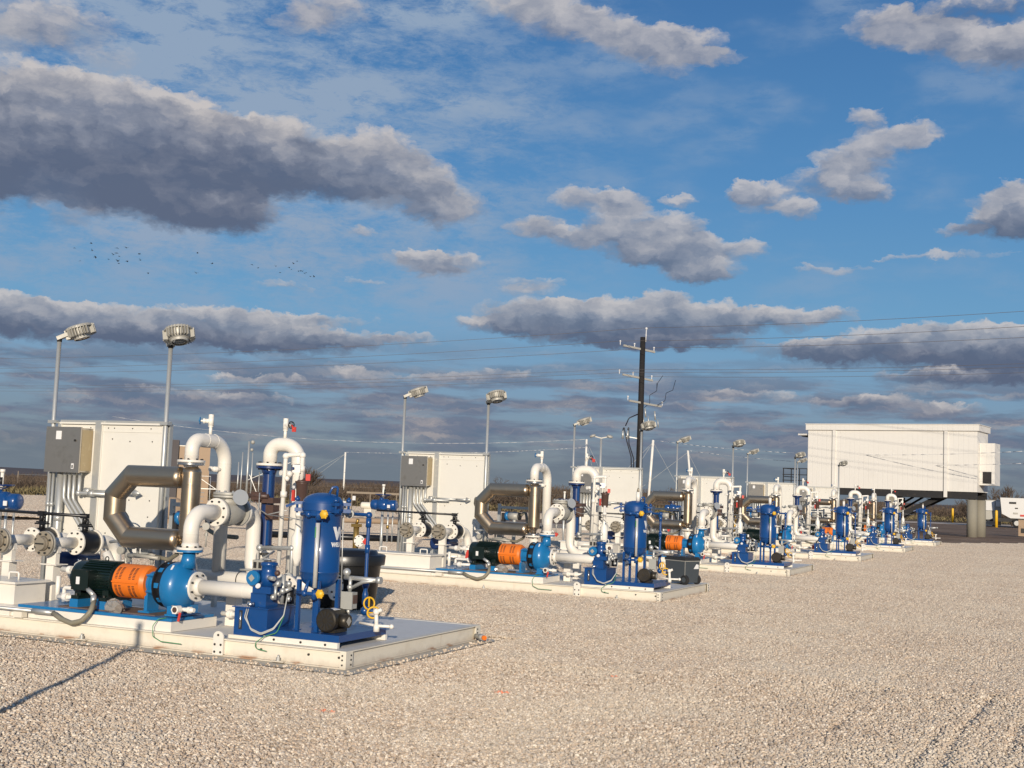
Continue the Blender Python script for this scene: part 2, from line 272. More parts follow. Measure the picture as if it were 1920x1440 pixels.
# ------------------------------------------------------------------ mesh builder
def ortho(d):
    d = Vector(d).normalized()
    a = Vector((0, 0, 1)) if abs(d.z) < .9 else Vector((1, 0, 0))
    x = a.cross(d).normalized(); return x, d.cross(x).normalized(), d
class MB:
    def __init__(s, mat):
        s.v = []; s.f = []; s.mi = []; s.sm = []; s.mats = [mat]; s.cur = 0
    def use(s, mat):
        if mat not in s.mats: s.mats.append(mat)
        s.cur = s.mats.index(mat); return s
    def face(s, idx, smooth=False): s.f.append(idx); s.mi.append(s.cur); s.sm.append(smooth)
    def ring(s, c, x, y, r, n, ry=None):
        i = len(s.v); ry = r if ry is None else ry
        for k in range(n):
            a = 2*PI*k/n; s.v.append(Vector(c) + x*(r*math.cos(a)) + y*(ry*math.sin(a)))
        return i
    def bridge(s, a, b, n, smooth=True):
        for k in range(n): s.face((a+k, a+(k+1) % n, b+(k+1) % n, b+k), smooth)
    def lathe(s, o, d, prof, n=20, caps=True):
        """prof: (distance along d, radius); a repeated point makes a sharp edge"""
        x, y, d = ortho(d); o = Vector(o); prev = None; pp = None
        for i, (t, r) in enumerate(prof):
            i0 = s.ring(o + d*t, x, y, max(r, 1e-4), n)
            if prev is not None and (t, r) != pp: s.bridge(prev, i0, n)
            if i == 0 and caps: s.face(tuple(range(i0+n-1, i0-1, -1)))
            if i == len(prof)-1 and caps: s.face(tuple(range(i0, i0+n)))
            prev = i0; pp = (t, r)
        return s
    def sharp(s, o, d, prof, n=20, caps=True):
        q = []
        for i, p in enumerate(prof):
            q.append(p)
            if 0 < i < len(prof)-1: q.append(p)
        return s.lathe(o, d, q, n, caps)
    def cyl(s, a, b, r, r1=None, n=14):
        a = Vector(a); b = Vector(b); L = (b-a).length
        return s.lathe(a, b-a, [(0, r), (L, r if r1 is None else r1)], n)
    def ball(s, c, r, n=14, sz=1.0, d=(0, 0, 1)):
        m = max(5, n//2)
        return s.lathe(Vector(c), d, [(-r*sz*math.cos(PI*k/m), r*math.sin(PI*k/m)) for k in range(m+1)], n, False)
    def box(s, c, size, rz=0, M=None, bev=0.0):
        c = Vector(c); h = [q/2 for q in size]
        rot = Matrix.Rotation(rz, 3, 'Z') if M is None else M
        i = len(s.v)
        for dz in (-1, 1):
            for dx, dy in ((-1, -1), (1, -1), (1, 1), (-1, 1)):
                s.v.append(c + rot @ Vector((dx*h[0], dy*h[1], dz*h[2])))
        for q in ((3, 2, 1, 0), (4, 5, 6, 7), (0, 1, 5, 4), (1, 2, 6, 5), (2, 3, 7, 6), (3, 0, 4, 7)):
            s.face(tuple(i+k for k in q))
        return s
    def bx(s, x0, x1, y0, y1, z0, z1): return s.box(((x0+x1)/2, (y0+y1)/2, (z0+z1)/2), (abs(x1-x0), abs(y1-y0), abs(z1-z0)))
    def beam(s, a, b, w, h=None, up=(0, 0, 1)):
        a = Vector(a); b = Vector(b); d = (b-a); L = d.length; d.normalize(); h = w if h is None else h
        u = Vector(up); x = u.cross(d)
        if x.length < 1e-3: x = Vector((1, 0, 0)).cross(d)
        x.normalize(); y = d.cross(x)
        return s.box((a+b)/2, (w, h, L), M=Matrix((x, y, d)).transposed())
    def tube(s, pts, r, R0=0.0, n=12, seg=6, caps=True, rs=None):
        """pipe through pts, corners rounded with bend radius R0"""
        P = [Vector(p) for p in pts]; path = [P[0]]
        for i in range(1, len(P)-1):
            a, b, c = P[i-1], P[i], P[i+1]
            d1 = (a-b).normalized(); d2 = (c-b).normalized(); ang = d1.angle(d2)
            if R0 <= 0 or ang > PI-.02: path.append(b); continue
            t = min(R0/math.tan(ang/2), (a-b).length*.499, (c-b).length*.499); rr = t*math.tan(ang/2)
            cen = b + (d1+d2).normalized()*(rr/math.sin(ang/2))
            s0 = b+d1*t-cen; s1 = b+d2*t-cen; tot = s0.angle(s1)
            ax = s0.cross(s1).normalized()
            for k in range(seg+1): path.append(cen + Matrix.Rotation(tot*k/seg, 3, ax) @ s0)
        path.append(P[-1])
        q = [path[0]]
        for p in path[1:]:
            if (p-q[-1]).length > 1e-5: q.append(p)
        path = q
        x, y, d0 = ortho(path[1]-path[0]); prev = None
        for i, p in enumerate(path):
            d = (path[min(i+1, len(path)-1)]-path[max(i-1, 0)]).normalized()
            qd = d0.rotation_difference(d); x = qd @ x; y = qd @ y; d0 = d
            i0 = s.ring(p, x, y, r, n)
            if prev is not None: s.bridge(prev, i0, n)
            if caps and i == 0: s.face(tuple(range(i0+n-1, i0-1, -1)))
            if caps and i == len(path)-1: s.face(tuple(range(i0, i0+n)))
            prev = i0
        return s
    def torus(s, c, d, R0, r, n=20, m=8, arc=2*PI, a0=0):
        x, y, d = ortho(d); c = Vector(c); full = arc > 6.28
        return s.tube([c + x*(R0*math.cos(a0+arc*k/n)) + y*(R0*math.sin(a0+arc*k/n)) for k in range(n+1)], r, 0, m, caps=not full)
    def flange(s, c, d, r, th, nb=8, bolt='bolt', br=.011, bc=.80, both=True, n=28):
        """a flange disc centred on c, axis d, with nb bolts"""
        base = s.mats[s.cur]; x, y, d = ortho(d); c = Vector(c); e = th*.12
        s.lathe(c, d, [(-th/2, 0), (-th/2, r-e), (-th/2, r-e), (-th/2+e, r), (-th/2+e, r), (th/2-e, r), (th/2-e, r), (th/2, r-e), (th/2, r-e), (th/2, 0)], n, False)
        s.use(bolt)
        for k in range(nb):
            a = 2*PI*(k+.5)/nb; p = c + (x*math.cos(a)+y*math.sin(a))*(r*bc)
            L = th/2+.016 if both else th/2+.012
            s.cyl(p-d*(L if both else 0), p+d*L, br, n=6)
        s.use(base); return s
    def build(s, name, parent=None, base=(0, 0, 0)):
        me = bpy.data.meshes.new(name); b = Vector(base)
        me.from_pydata([tuple(v-b) for v in s.v], [], s.f)
        for m in s.mats: me.materials.append(MAT[m])
        me.polygons.foreach_set('material_index', s.mi); me.polygons.foreach_set('use_smooth', s.sm)
        me.update()
        o = bpy.data.objects.new(name, me); COL.objects.link(o)
        if parent is not None: o.parent = parent
        return o

# ------------------------------------------------------------------ things
def mark(o, label, cat, group=None, kind=None):
    if kind: o['kind'] = kind
    if label: o['label'] = label
    if cat: o['category'] = cat
    if group: o['group'] = group
    return o
class Thing:
    """an Empty at the thing's base; parts are meshes under it; part of the skid kit when rep=True"""
    def __init__(s, name, base, label=None, cat=None, group=None):
        s.o = bpy.data.objects.new(name, None); s.o.empty_display_size = .1; COL.objects.link(s.o)
        s.base = Vector(base); s.o.location = s.base
        mark(s.o, label, cat, group)
    def part(s, name, mb, parent=None):
        return mb.build(name, s.o if parent is None else parent, s.base)
# positions of the six skids along the row
POSE = [((0, 0, 0), 0.0), ((.2261, 9.0829, .0), -.0138), ((.5504, 17.8913, .0), -.0130), ((.8502, 26.8764, .0), -.0022), ((1.1537, 35.8172, .0), -.0055), ((1.4468, 44.7996, .0), -.0040)]
PLACE = ['on the skid nearest the camera', 'on the second skid from the camera', 'on the third skid from the camera', 'on the fourth skid from the camera', 'on the fifth skid from the camera', 'on the farthest skid of the row']
KIT = []
def kit(name, base, desc, cat, group, place=None, only=None):
    t = Thing(name, base); t.desc = desc; t.cat = cat; t.group = group; t.place = place or PLACE; t.only = only
    KIT.append(t); return t
def copy_tree(o, parent):
    c = o.copy(); COL.objects.link(c); c.parent = parent
    for ch in list(o.children): copy_tree(ch, c)
    return c
def place(o, base, k):
    (p, a) = POSE[k]; o.location = Matrix.Rotation(a, 3, 'Z') @ Vector(base) + Vector(p); o.rotation_euler = (0, 0, a)
def spread():
    for t in KIT:
        ks = t.only if t.only else range(6)
        src = list(t.o.children)
        for j, k in enumerate(ks):
            if j == 0: o = t.o
            else:
                o = t.o.copy(); COL.objects.link(o)
                for ch in src: copy_tree(ch, o)
            place(o, t.base, k)
            mark(o, t.desc + ' ' + t.place[k], t.cat, t.group)
# ------------------------------------------------------------------ ground
RUTS = [((5.18, -2.0), (5.25, .3), (5.52, 3.9), .017), ((4.36, -.6), (4.42, .9), (4.56, 3.6), .009), ((5.60, -.6), (5.66, .8), (5.86, 3.0), .015), ((4.9, -3.0), (5.02, -1.4), (5.2, 1.2), .009)]
def seg_d(px, py, a, b):
    ax, ay = a; bx_, by_ = b; dx, dy = bx_-ax, by_-ay; L = dx*dx+dy*dy
    t = np.clip(((px-ax)*dx+(py-ay)*dy)/L, 0, 1)
    return np.hypot(px-ax-t*dx, py-ay-t*dy), t
def ground_h(x, y):
    z = (.006*np.sin(x*2.1+y*.7)*np.sin(y*1.7-x*.4) + .004*np.sin(x*5.3-y*3.1))*np.clip((8.5-y)/3, 0, 1)*np.clip((x+8)/3, 0, 1)
    for a, b, c, dp in RUTS:
        d1, t1 = seg_d(x, y, a, b); d2, t2 = seg_d(x, y, b, c)
        d = np.minimum(d1, d2); tt = np.where(d1 < d2, t1*.5, .5+t2*.5)
        k = dp*np.clip(np.minimum(tt, 1-tt)*5, 0, 1)*(.75+.25*np.sin(y*9)*np.sin(y*3.7+x))
        z = z - k*np.exp(-(d/.032)**2) + k*.55*np.exp(-((d-.10)/.05)**2)
    under = (x > -7.2) & (x < .3) & (y > -.35) & (y < 3.3)
    return np.where(under, -.012, z)
def axis(lo, hi, dlo, dhi, fine, coarse):
    a = list(np.arange(lo, dlo, coarse))+list(np.arange(dlo, dhi, fine))+list(np.arange(dhi, hi+coarse, coarse)); return np.array(a)
def grid(name, xs, ys, hf, mat):
    X, Y = np.meshgrid(xs, ys); Z = hf(X, Y); n = len(xs); m = len(ys)
    me = bpy.data.meshes.new(name); co = np.stack([X, Y, Z], -1).reshape(-1, 3)
    idx = np.arange(n*m).reshape(m, n); q = np.stack([idx[:-1, :-1], idx[:-1, 1:], idx[1:, 1:], idx[1:, :-1]], -1).reshape(-1, 4)
    me.vertices.add(len(co)); me.vertices.foreach_set('co', co.ravel())
    me.loops.add(q.size); me.loops.foreach_set('vertex_index', q.ravel())
    me.polygons.add(len(q)); me.polygons.foreach_set('loop_start', np.arange(len(q))*4); me.polygons.foreach_set('loop_total', np.full(len(q), 4))
    me.update(calc_edges=True); me.polygons.foreach_set('use_smooth', np.ones(len(q), bool))
    me.materials.append(mat); o = bpy.data.objects.new(name, me); COL.objects.link(o); return o
STONE = [(0.0, (0.28, 0.213, 0.149)), (0.15, (0.44, 0.344, 0.253)), (0.36, (0.59, 0.449, 0.321)), (0.55, (0.64, 0.52, 0.389)), (0.68, (0.49, 0.416, 0.329)), (0.84, (0.74, 0.615, 0.47)), (1.0, (0.87, 0.756, 0.605))]
def gravel_mat():
    m = bpy.data.materials.new('gravel'); m.use_nodes = True; T = NT(m.node_tree); b = T.n['Principled BSDF']
    g = T.node('ShaderNodeNewGeometry').outputs['Position']
    gw = T.v('ADD', g, T.v('MULTIPLY', T.v('SUBTRACT', T.noise(g, 55, 2, .5, True), (.5, .5, .5)), (.012, .012, 0)))
    vo = T.node('ShaderNodeTexVoronoi'); vo.inputs['Scale'].default_value = 46; T.put(vo.inputs['Vector'], gw)
    s_ = T.node('ShaderNodeSeparateColor'); T.put(s_.inputs[0], vo.outputs['Color'])
    c = T.ramp(s_.outputs[0], STONE)
    big = T.noise(g, .55, 4, .6); mid = T.noise(g, 2.6, 4, .6)
    c = T.mix(T.m('MULTIPLY', T.step(big, .40, .66), .35), c, (.70, .62, .49))
    c = T.mix(T.m('MULTIPLY', T.step(mid, .50, .72), .30), c, (.50, .43, .37))
    gap = T.step(vo.outputs['Distance'], .40, .72)
    c = T.mix(T.m('MULTIPLY', gap, .55), c, (.22, .18, .15))
    # faint orange survey paint left on the stones
    sp = None
    for (x, y, rx, ry) in ((.95, -1.83, .10, .05), (1.68, -.26, .09, .06), (2.15, 1.2, .07, .06), (3.0, 4.3, .12, .15), (3.35, 8.1, .1, .3), (1.2, 6.6, .1, .2)):
        q = T.v('MULTIPLY', T.v('SUBTRACT', g, (x, y, 0)), (1/rx, 1/ry, 0)); f = T.m('SUBTRACT', 1.0, T.v('DOT_PRODUCT', q, q), clamp=True)
        sp = f if sp is None else T.m('ADD', sp, f)
    c = T.mix(T.m('MULTIPLY', sp, T.m('MULTIPLY', T.step(s_.outputs[1], .35, .6), .7), clamp=True), c, (.85, .30, .16))
    T.put(b.inputs['Base Color'], c); b.inputs['Roughness'].default_value = .9; b.inputs['Specular IOR Level'].default_value = .25
    bn = T.node('ShaderNodeBump'); bn.inputs['Strength'].default_value = 1.0; bn.inputs['Distance'].default_value = .022; bn.invert = True
    h = T.m('SUBTRACT', T.m('MULTIPLY', vo.outputs['Distance'], 1.0), T.m('MULTIPLY', s_.outputs[2], .35))
    T.put(bn.inputs['Height'], h); T.l.new(bn.outputs[0], b.inputs['Normal'])
    return m
MAT['gravel'] = gravel_mat()
def earth_mat(name, stops, scale=.12, bump=.06):
    m = bpy.data.materials.new(name); m.use_nodes = True; T = NT(m.node_tree); b = T.n['Principled BSDF']
    g = T.node('ShaderNodeNewGeometry').outputs['Position']
    n = T.m('ADD', T.m('MULTIPLY', T.noise(g, scale, 6, .6), .6), T.m('MULTIPLY', T.noise(g, scale*14, 5, .65), .4))
    T.put(b.inputs['Base Color'], T.ramp(n, stops)); b.inputs['Roughness'].default_value = .95; b.inputs['Specular IOR Level'].default_value = .1
    bn = T.node('ShaderNodeBump'); bn.inputs['Strength'].default_value = bump; bn.inputs['Distance'].default_value = .15
    T.put(bn.inputs['Height'], T.noise(g, 3.0, 6, .65)); T.l.new(bn.outputs[0], b.inputs['Normal'])
    MAT[name] = m; return m
earth_mat('scrub_earth', [(.3, (.10, .072, .045)), (.5, (.17, .12, .075)), (.7, (.25, .19, .12))])
earth_mat('dirt', [(.3, (.13, .085, .055)), (.5, (.23, .155, .105)), (.7, (.36, .26, .18))], .25)
earth_mat('caliche', [(.3, (.48, .38, .29)), (.5, (.62, .50, .39)), (.7, (.70, .58, .47))], .2)
earth_mat('hill_earth', [(.3, (.10, .085, .085)), (.5, (.14, .12, .115)), (.7, (.19, .155, .14))], .004)
def struct(name, o): o['kind'] = 'structure'; o.name = name; return o
def terr(x, y):
    d = np.hypot(x-5, y+9); s = np.clip((d-170)/260, 0, 1); s = s*s*(3-2*s)
    lft = np.clip((-x-35)/120, 0, 1)
    return -.16 - s*(6+10*lft) - .0 * x
ax_ = np.concatenate([-np.geomspace(6000, 150, 26), np.arange(-140, 141, 10), np.geomspace(150, 6000, 26)])
struct('terrain', grid('terrain', ax_, ax_+40, terr, MAT['scrub_earth']))
struct('gravel_yard', grid('gravel_yard', axis(-26, 40, -3.5, 8, .07, 1.0), axis(-40, 50, -6, 16, .07, 1.0), ground_h, MAT['gravel']))
def poly(name, pts, z, mat, kind='structure'):
    mb = MB(mat); mb.v = [Vector((x, y, z)) for x, y in pts]; mb.face(tuple(range(len(pts))))
    o = mb.build(name); o['kind'] = kind; return o
# rest of the yard, its far edge running obliquely; dirt strip, pale road and caliche beyond
poly('gravel_yard_far', [(-26, 34), (-26, 31), (-26, -40), (40, -40), (40, 128), (1.1, 51.7), (-3, 50.0), (-24, 38.5)], -.03, 'gravel')
poly('dirt_ground', [(-22.5, 38), (-3, 49.6), (1.1, 51.2), (42, 128), (60, 160), (-8, 118), (-36, 84)], -.05, 'dirt')
poly('caliche_ground', [(-40, 28), (-23.8, 33), (-22.4, 38), (-42, 90), (-66, 118), (-100, 105), (-90, 46), (-60, 20)], -.07, 'caliche')
poly('caliche_road', [(-8, 117), (62, 172), (62, 184), (-10, 128), (-44, 108), (-42, 96)], -.04, 'caliche')
# far ridge on the horizon
def ridge():
    mb = MB('hill_earth'); n = 80; rows = []
    for j, (rad, h) in enumerate(((2600, -20), (2900, 3), (3400, 9), (4200, 6), (6000, -20))):
        r_ = []
        for i in range(n+1):
            a = R(-120 + 240*i/n); wob = 1+.28*math.sin(i*.7)+.15*math.sin(i*1.9)
            f = 1.0 if a < R(-22) else max(.25, 1-(a-R(-22))/R(40))
            r_.append(len(mb.v)); mb.v.append(Vector((5+rad*math.sin(a), -9+rad*math.cos(a), (h*wob*f if h > 0 else h))))
        rows.append(r_)
    for j in range(4):
        for i in range(n): mb.face((rows[j][i], rows[j][i+1], rows[j+1][i+1], rows[j+1][i]), True)
    o = mb.build('distant_hills'); o['kind'] = 'structure'
ridge()
# loose stones of the yard near the camera: instanced on points, one uncountable mass
def stones():
    rr = random.Random(11); src = bpy.data.collections.new('stone_shapes')
    m = bpy.data.materials.new('stone'); m.use_nodes = True; T = NT(m.node_tree); b = T.n['Principled BSDF']
    oi = T.node('ShaderNodeObjectInfo').outputs['Random']
    g = T.node('ShaderNodeTexCoord').outputs['Object']
    wp = T.node('ShaderNodeNewGeometry').outputs['Position']
    c = T.ramp(oi, STONE); c = T.mix(T.m('MULTIPLY', T.step(T.noise(g, 60, 3, .6), .45, .7), .35), c, (.48, .40, .33))
    c = T.mix(T.m('MULTIPLY', T.step(T.noise(wp, .55, 4, .6), .40, .66), .3), c, (.70, .62, .49))
    sp = None
    for (x, y, rx, ry) in ((.95, -1.83, .10, .05), (1.68, -.26, .09, .06), (2.15, 1.2, .07, .06)):
        q = T.v('MULTIPLY', T.v('SUBTRACT', wp, (x, y, 0)), (1/rx, 1/ry, 0)); f = T.m('SUBTRACT', 1.0, T.v('DOT_PRODUCT', q, q), clamp=True)
        sp = f if sp is None else T.m('ADD', sp, f)
    c = T.mix(T.m('MULTIPLY', T.m('MULTIPLY', sp, 1.4, clamp=True), T.step(oi, .3, .5), clamp=True), c, (.85, .28, .15))
    T.put(b.inputs['Base Color'], c); b.inputs['Roughness'].default_value = .85; b.inputs['Specular IOR Level'].default_value = .3
    MAT['stone'] = m
    import bmesh
    for k in range(7):
        bm = bmesh.new(); bmesh.ops.create_icosphere(bm, subdivisions=1, radius=.0108)
        sx_, sy_, sz_ = rr.uniform(.9, 1.35), rr.uniform(.75, 1.05), rr.uniform(.55, .85)
        for v in bm.verts:
            n = 1+rr.uniform(-.2, .2); v.co = Vector((v.co.x*sx_*n, v.co.y*sy_*n, v.co.z*sz_*n))
        me = bpy.data.meshes.new('stone'); bm.to_mesh(me); bm.free(); me.materials.append(m)
        src.objects.link(bpy.data.objects.new('stone', me))
    # patch that carries the points: the sector in front of the camera and a margin to both sides
    rs = np.random.RandomState(3); cell = .0175; pts = []
    X, Y = np.meshgrid(np.arange(-4.2, 8.4, cell), np.arange(-6.2, 9.5, cell))
    X = (X + rs.uniform(-.6, .6, X.shape)*cell).ravel(); Y = (Y + rs.uniform(-.6, .6, Y.shape)*cell).ravel()
    dx, dy = X-CAM.x, Y-CAM.y; d = np.hypot(dx, dy); a = np.degrees(np.arctan2(dx, dy))
    ok = (a > -53) & (a < 5) & (d > 4.3) & (d < 17) & (rs.rand(len(X)) < np.clip((17-d)/7, 0, 1)*.9)
    on = (X > -7.1) & (X < .19) & (Y > -.27) & (Y < 3.0); ok &= ~on
    X, Y = X[ok], Y[ok]; Z = ground_h(X, Y)
    dr = np.full(len(X), 9.)
    for a_, b_, c_, dp in RUTS: dr = np.minimum(dr, np.minimum(seg_d(X, Y, a_, b_)[0], seg_d(X, Y, b_, c_)[0]))
    Z = Z + rs.uniform(-.002, .010, len(X)); k = (dr > .035) | (rs.rand(len(X)) < .72); X, Y, Z = X[k], Y[k], Z[k]
    # strays kicked onto the concrete pad
    n_ = 420; xe = rs.uniform(-7, .16, n_); ye = -.23+np.abs(rs.normal(0, .07, n_)); xr = .17-np.abs(rs.normal(0, .05, 150)); yr = rs.uniform(-.2, 3, 150)
    ye = np.minimum(ye, -.03); xr = np.maximum(xr, .03)
    X = np.r_[X, xe, xr]; Y = np.r_[Y, ye, yr]; Z = np.r_[Z, np.full(n_+150, .004)]
    me = bpy.data.meshes.new('gravel_stones'); me.vertices.add(len(X)); me.vertices.foreach_set('co', np.stack([X, Y, Z], -1).ravel()); me.update()
    o = bpy.data.objects.new('gravel_stones', me); COL.objects.link(o); o['kind'] = 'stuff'
    o['label'] = 'loose pale pink and cream crushed gravel covering the yard'; o['category'] = 'gravel'
    me.materials.append(m)
    ng = bpy.data.node_groups.new('scatter', 'GeometryNodeTree')
    ng.interface.new_socket('Geometry', in_out='INPUT', socket_type='NodeSocketGeometry'); ng.interface.new_socket('Geometry', in_out='OUTPUT', socket_type='NodeSocketGeometry')
    N = ng.nodes; L = ng.links; gi = N.new('NodeGroupInput'); go = N.new('NodeGroupOutput')
    mp = N.new('GeometryNodeMeshToPoints'); ip = N.new('GeometryNodeInstanceOnPoints'); ci = N.new('GeometryNodeCollectionInfo')
    ci.inputs['Collection'].default_value = src; ci.inputs['Separate Children'].default_value = True; ci.inputs['Reset Children'].default_value = True
    ip.inputs['Pick Instance'].default_value = True
    rv = N.new('FunctionNodeRandomValue'); rv.data_type = 'FLOAT_VECTOR'; rv.inputs[0].default_value = (-.5, -.5, 0); rv.inputs[1].default_value = (.5, .5, 6.283)
    rsn = N.new('FunctionNodeRandomValue'); rsn.data_type = 'FLOAT'; rsn.inputs[2].default_value = .65; rsn.inputs[3].default_value = 1.45
    rsn.inputs['Seed'].default_value = 5
    L.new(gi.outputs[0], mp.inputs['Mesh']); L.new(mp.outputs[0], ip.inputs['Points']); L.new(ci.outputs[0], ip.inputs['Instance'])
    L.new(rv.outputs[0], ip.inputs['Rotation']); L.new([x for x in rsn.outputs if x.enabled][0], ip.inputs['Scale']); L.new(ip.outputs[0], go.inputs[0])
    md = o.modifiers.new('scatter', 'NODES'); md.node_group = ng
    # farther off the same stones come in square tiles of many stones each
    m2 = m.copy(); m2.name = 'stone_tile'; T2 = NT(m2.node_tree); at_ = T2.node('ShaderNodeAttribute', attribute_name='tone')
    oin = [n for n in T2.n if n.bl_idname == 'ShaderNodeObjectInfo'][0]
    for l in list(oin.outputs['Random'].links): T2.l.new(at_.outputs['Fac'], l.to_socket)
    tcn = [n for n in T2.n if n.bl_idname == 'ShaderNodeTexCoord'][0]; gn = [n for n in T2.n if n.bl_idname == 'ShaderNodeNewGeometry'][0]
    for l in list(tcn.outputs['Object'].links): T2.l.new(gn.outputs['Position'], l.to_socket)
    MAT['stone_tile'] = m2
    src2 = bpy.data.collections.new('stone_tiles'); S_ = .8
    bm = bmesh.new(); bmesh.ops.create_icosphere(bm, subdivisions=1, radius=.0108); ic = np.array([v.co[:] for v in bm.verts]); fc = np.array([[v.index for v in f.verts] for f in bm.faces]); bm.free()
    for k in range(8):
        gx, gy = np.meshgrid(np.arange(-S_/2, S_/2, .018), np.arange(-S_/2, S_/2, .018)); gx = gx.ravel()+rs.uniform(-.010, .010, gx.size); gy = gy.ravel()+rs.uniform(-.010, .010, gy.size); n = len(gx)
        sc_ = rs.uniform(.65, 1.45, (n, 1, 1)); ax_s = np.stack([rs.uniform(.9, 1.35, n), rs.uniform(.75, 1.05, n), rs.uniform(.55, .85, n)], -1)[:, None, :]
        v = ic[None]*(1+rs.uniform(-.2, .2, (n, len(ic), 1)))*ax_s*sc_; th = rs.uniform(0, 6.283, n); c_, s_ = np.cos(th)[:, None], np.sin(th)[:, None]; tl = rs.uniform(-.5, .5, (n, 1))
        x = v[..., 0]*c_-v[..., 1]*s_; y = v[..., 0]*s_+v[..., 1]*c_; z = v[..., 2]; y, z = y*np.cos(tl)-z*np.sin(tl), y*np.sin(tl)+z*np.cos(tl)
        co = np.stack([x+gx[:, None], y+gy[:, None], z+rs.uniform(-.002, .010, (n, 1))], -1).reshape(-1, 3); f = (fc[None]+(np.arange(n)*len(ic))[:, None, None]).reshape(-1, 3)
        me = bpy.data.meshes.new('stone_tile'); me.vertices.add(len(co)); me.vertices.foreach_set('co', co.ravel().astype(np.float32)); me.loops.add(f.size); me.loops.foreach_set('vertex_index', f.ravel().astype(np.int32))
        me.polygons.add(len(f)); me.polygons.foreach_set('loop_start', np.arange(len(f))*3); me.polygons.foreach_set('loop_total', np.full(len(f), 3)); me.update(calc_edges=True)
        atr = me.attributes.new('tone', 'FLOAT', 'POINT'); atr.data.foreach_set('value', np.repeat(rs.rand(n), len(ic)).astype(np.float32))
        me.materials.append(m2); src2.objects.link(bpy.data.objects.new('stone_tile', me))
    X, Y = np.meshgrid(np.arange(-25.6, 40, S_), np.arange(-6, 112, S_)); X = X.ravel(); Y = Y.ravel()
    dx, dy = X-CAM.x, Y-CAM.y; d = np.hypot(dx, dy); a = np.degrees(np.arctan2(dx, dy))
    far = np.interp(X, [-26, -24, -3, 1.1, 40], [31, 37.5, 49.3, 51.0, 126])
    ok = (a > -58) & (a < 10) & (d > 12.2) & (Y+S_/2 < far) & ~((X > -7.3) & (X < .5) & (Y > -.6) & (Y < 3.2))
    X, Y, d = X[ok], Y[ok], d[ok]; hz = np.where(Y < 15.6, ground_h(X, Y), -.002); sl = np.ones(len(X))
    # coarser caliche rubble beyond the left edge of the yard
    X3, Y3 = np.meshgrid(np.arange(-70, -22, 1.6), np.arange(26, 96, 1.6)); X3 = X3.ravel(); Y3 = Y3.ravel(); a3 = np.degrees(np.arctan2(X3-CAM.x, Y3-CAM.y)); d3 = np.hypot(X3-CAM.x, Y3-CAM.y)
    ok = (a3 > -58) & (a3 < -17) & (d3 < 94) & ~((X3 > -25.4) & (Y3 < 37.5))
    X = np.r_[X, X3[ok]]; Y = np.r_[Y, Y3[ok]]; hz = np.r_[hz, np.full(ok.sum(), -.06)]; sl = np.r_[sl, np.full(ok.sum(), 2.0)]
    me = bpy.data.meshes.new('gravel_stones'); me.vertices.add(len(X)); me.vertices.foreach_set('co', np.stack([X, Y, hz], -1).ravel())
    so = me.attributes.new('scl', 'FLOAT', 'POINT'); so.data.foreach_set('value', sl)
    ro = me.attributes.new('rot', 'FLOAT_VECTOR', 'POINT'); ro.data.foreach_set('vector', np.stack([X*0, X*0, rs.randint(0, 4, len(X))*PI/2], -1).ravel()); me.update()
    o2 = bpy.data.objects.new('gravel_stones', me); COL.objects.link(o2); o2['kind'] = 'stuff'; o2['label'] = 'crushed pale gravel covering the farther yard around the skids'; o2['category'] = 'gravel'; me.materials.append(m2)
    ng = bpy.data.node_groups.new('scatter_tiles', 'GeometryNodeTree')
    ng.interface.new_socket('Geometry', in_out='INPUT', socket_type='NodeSocketGeometry'); ng.interface.new_socket('Geometry', in_out='OUTPUT', socket_type='NodeSocketGeometry')
    N = ng.nodes; L = ng.links; gi = N.new('NodeGroupInput'); go = N.new('NodeGroupOutput')
    mp = N.new('GeometryNodeMeshToPoints'); ip = N.new('GeometryNodeInstanceOnPoints'); ci = N.new('GeometryNodeCollectionInfo')
    ci.inputs['Collection'].default_value = src2; ci.inputs['Separate Children'].default_value = True; ci.inputs['Reset Children'].default_value = True; ip.inputs['Pick Instance'].default_value = True
    na = N.new('GeometryNodeInputNamedAttribute'); na.data_type = 'FLOAT_VECTOR'; na.inputs[0].default_value = 'rot'
    nb_ = N.new('GeometryNodeInputNamedAttribute'); nb_.data_type = 'FLOAT'; nb_.inputs[0].default_value = 'scl'; L.new([x for x in nb_.outputs if x.enabled][0], ip.inputs['Scale'])
    L.new(gi.outputs[0], mp.inputs['Mesh']); L.new(mp.outputs[0], ip.inputs['Points']); L.new(ci.outputs[0], ip.inputs['Instance']); L.new([x for x in na.outputs if x.enabled][0], ip.inputs['Rotation']); L.new(ip.outputs[0], go.inputs[0])
    md = o2.modifiers.new('scatter', 'NODES'); md.node_group = ng
    print('stones', len(X))
stones()

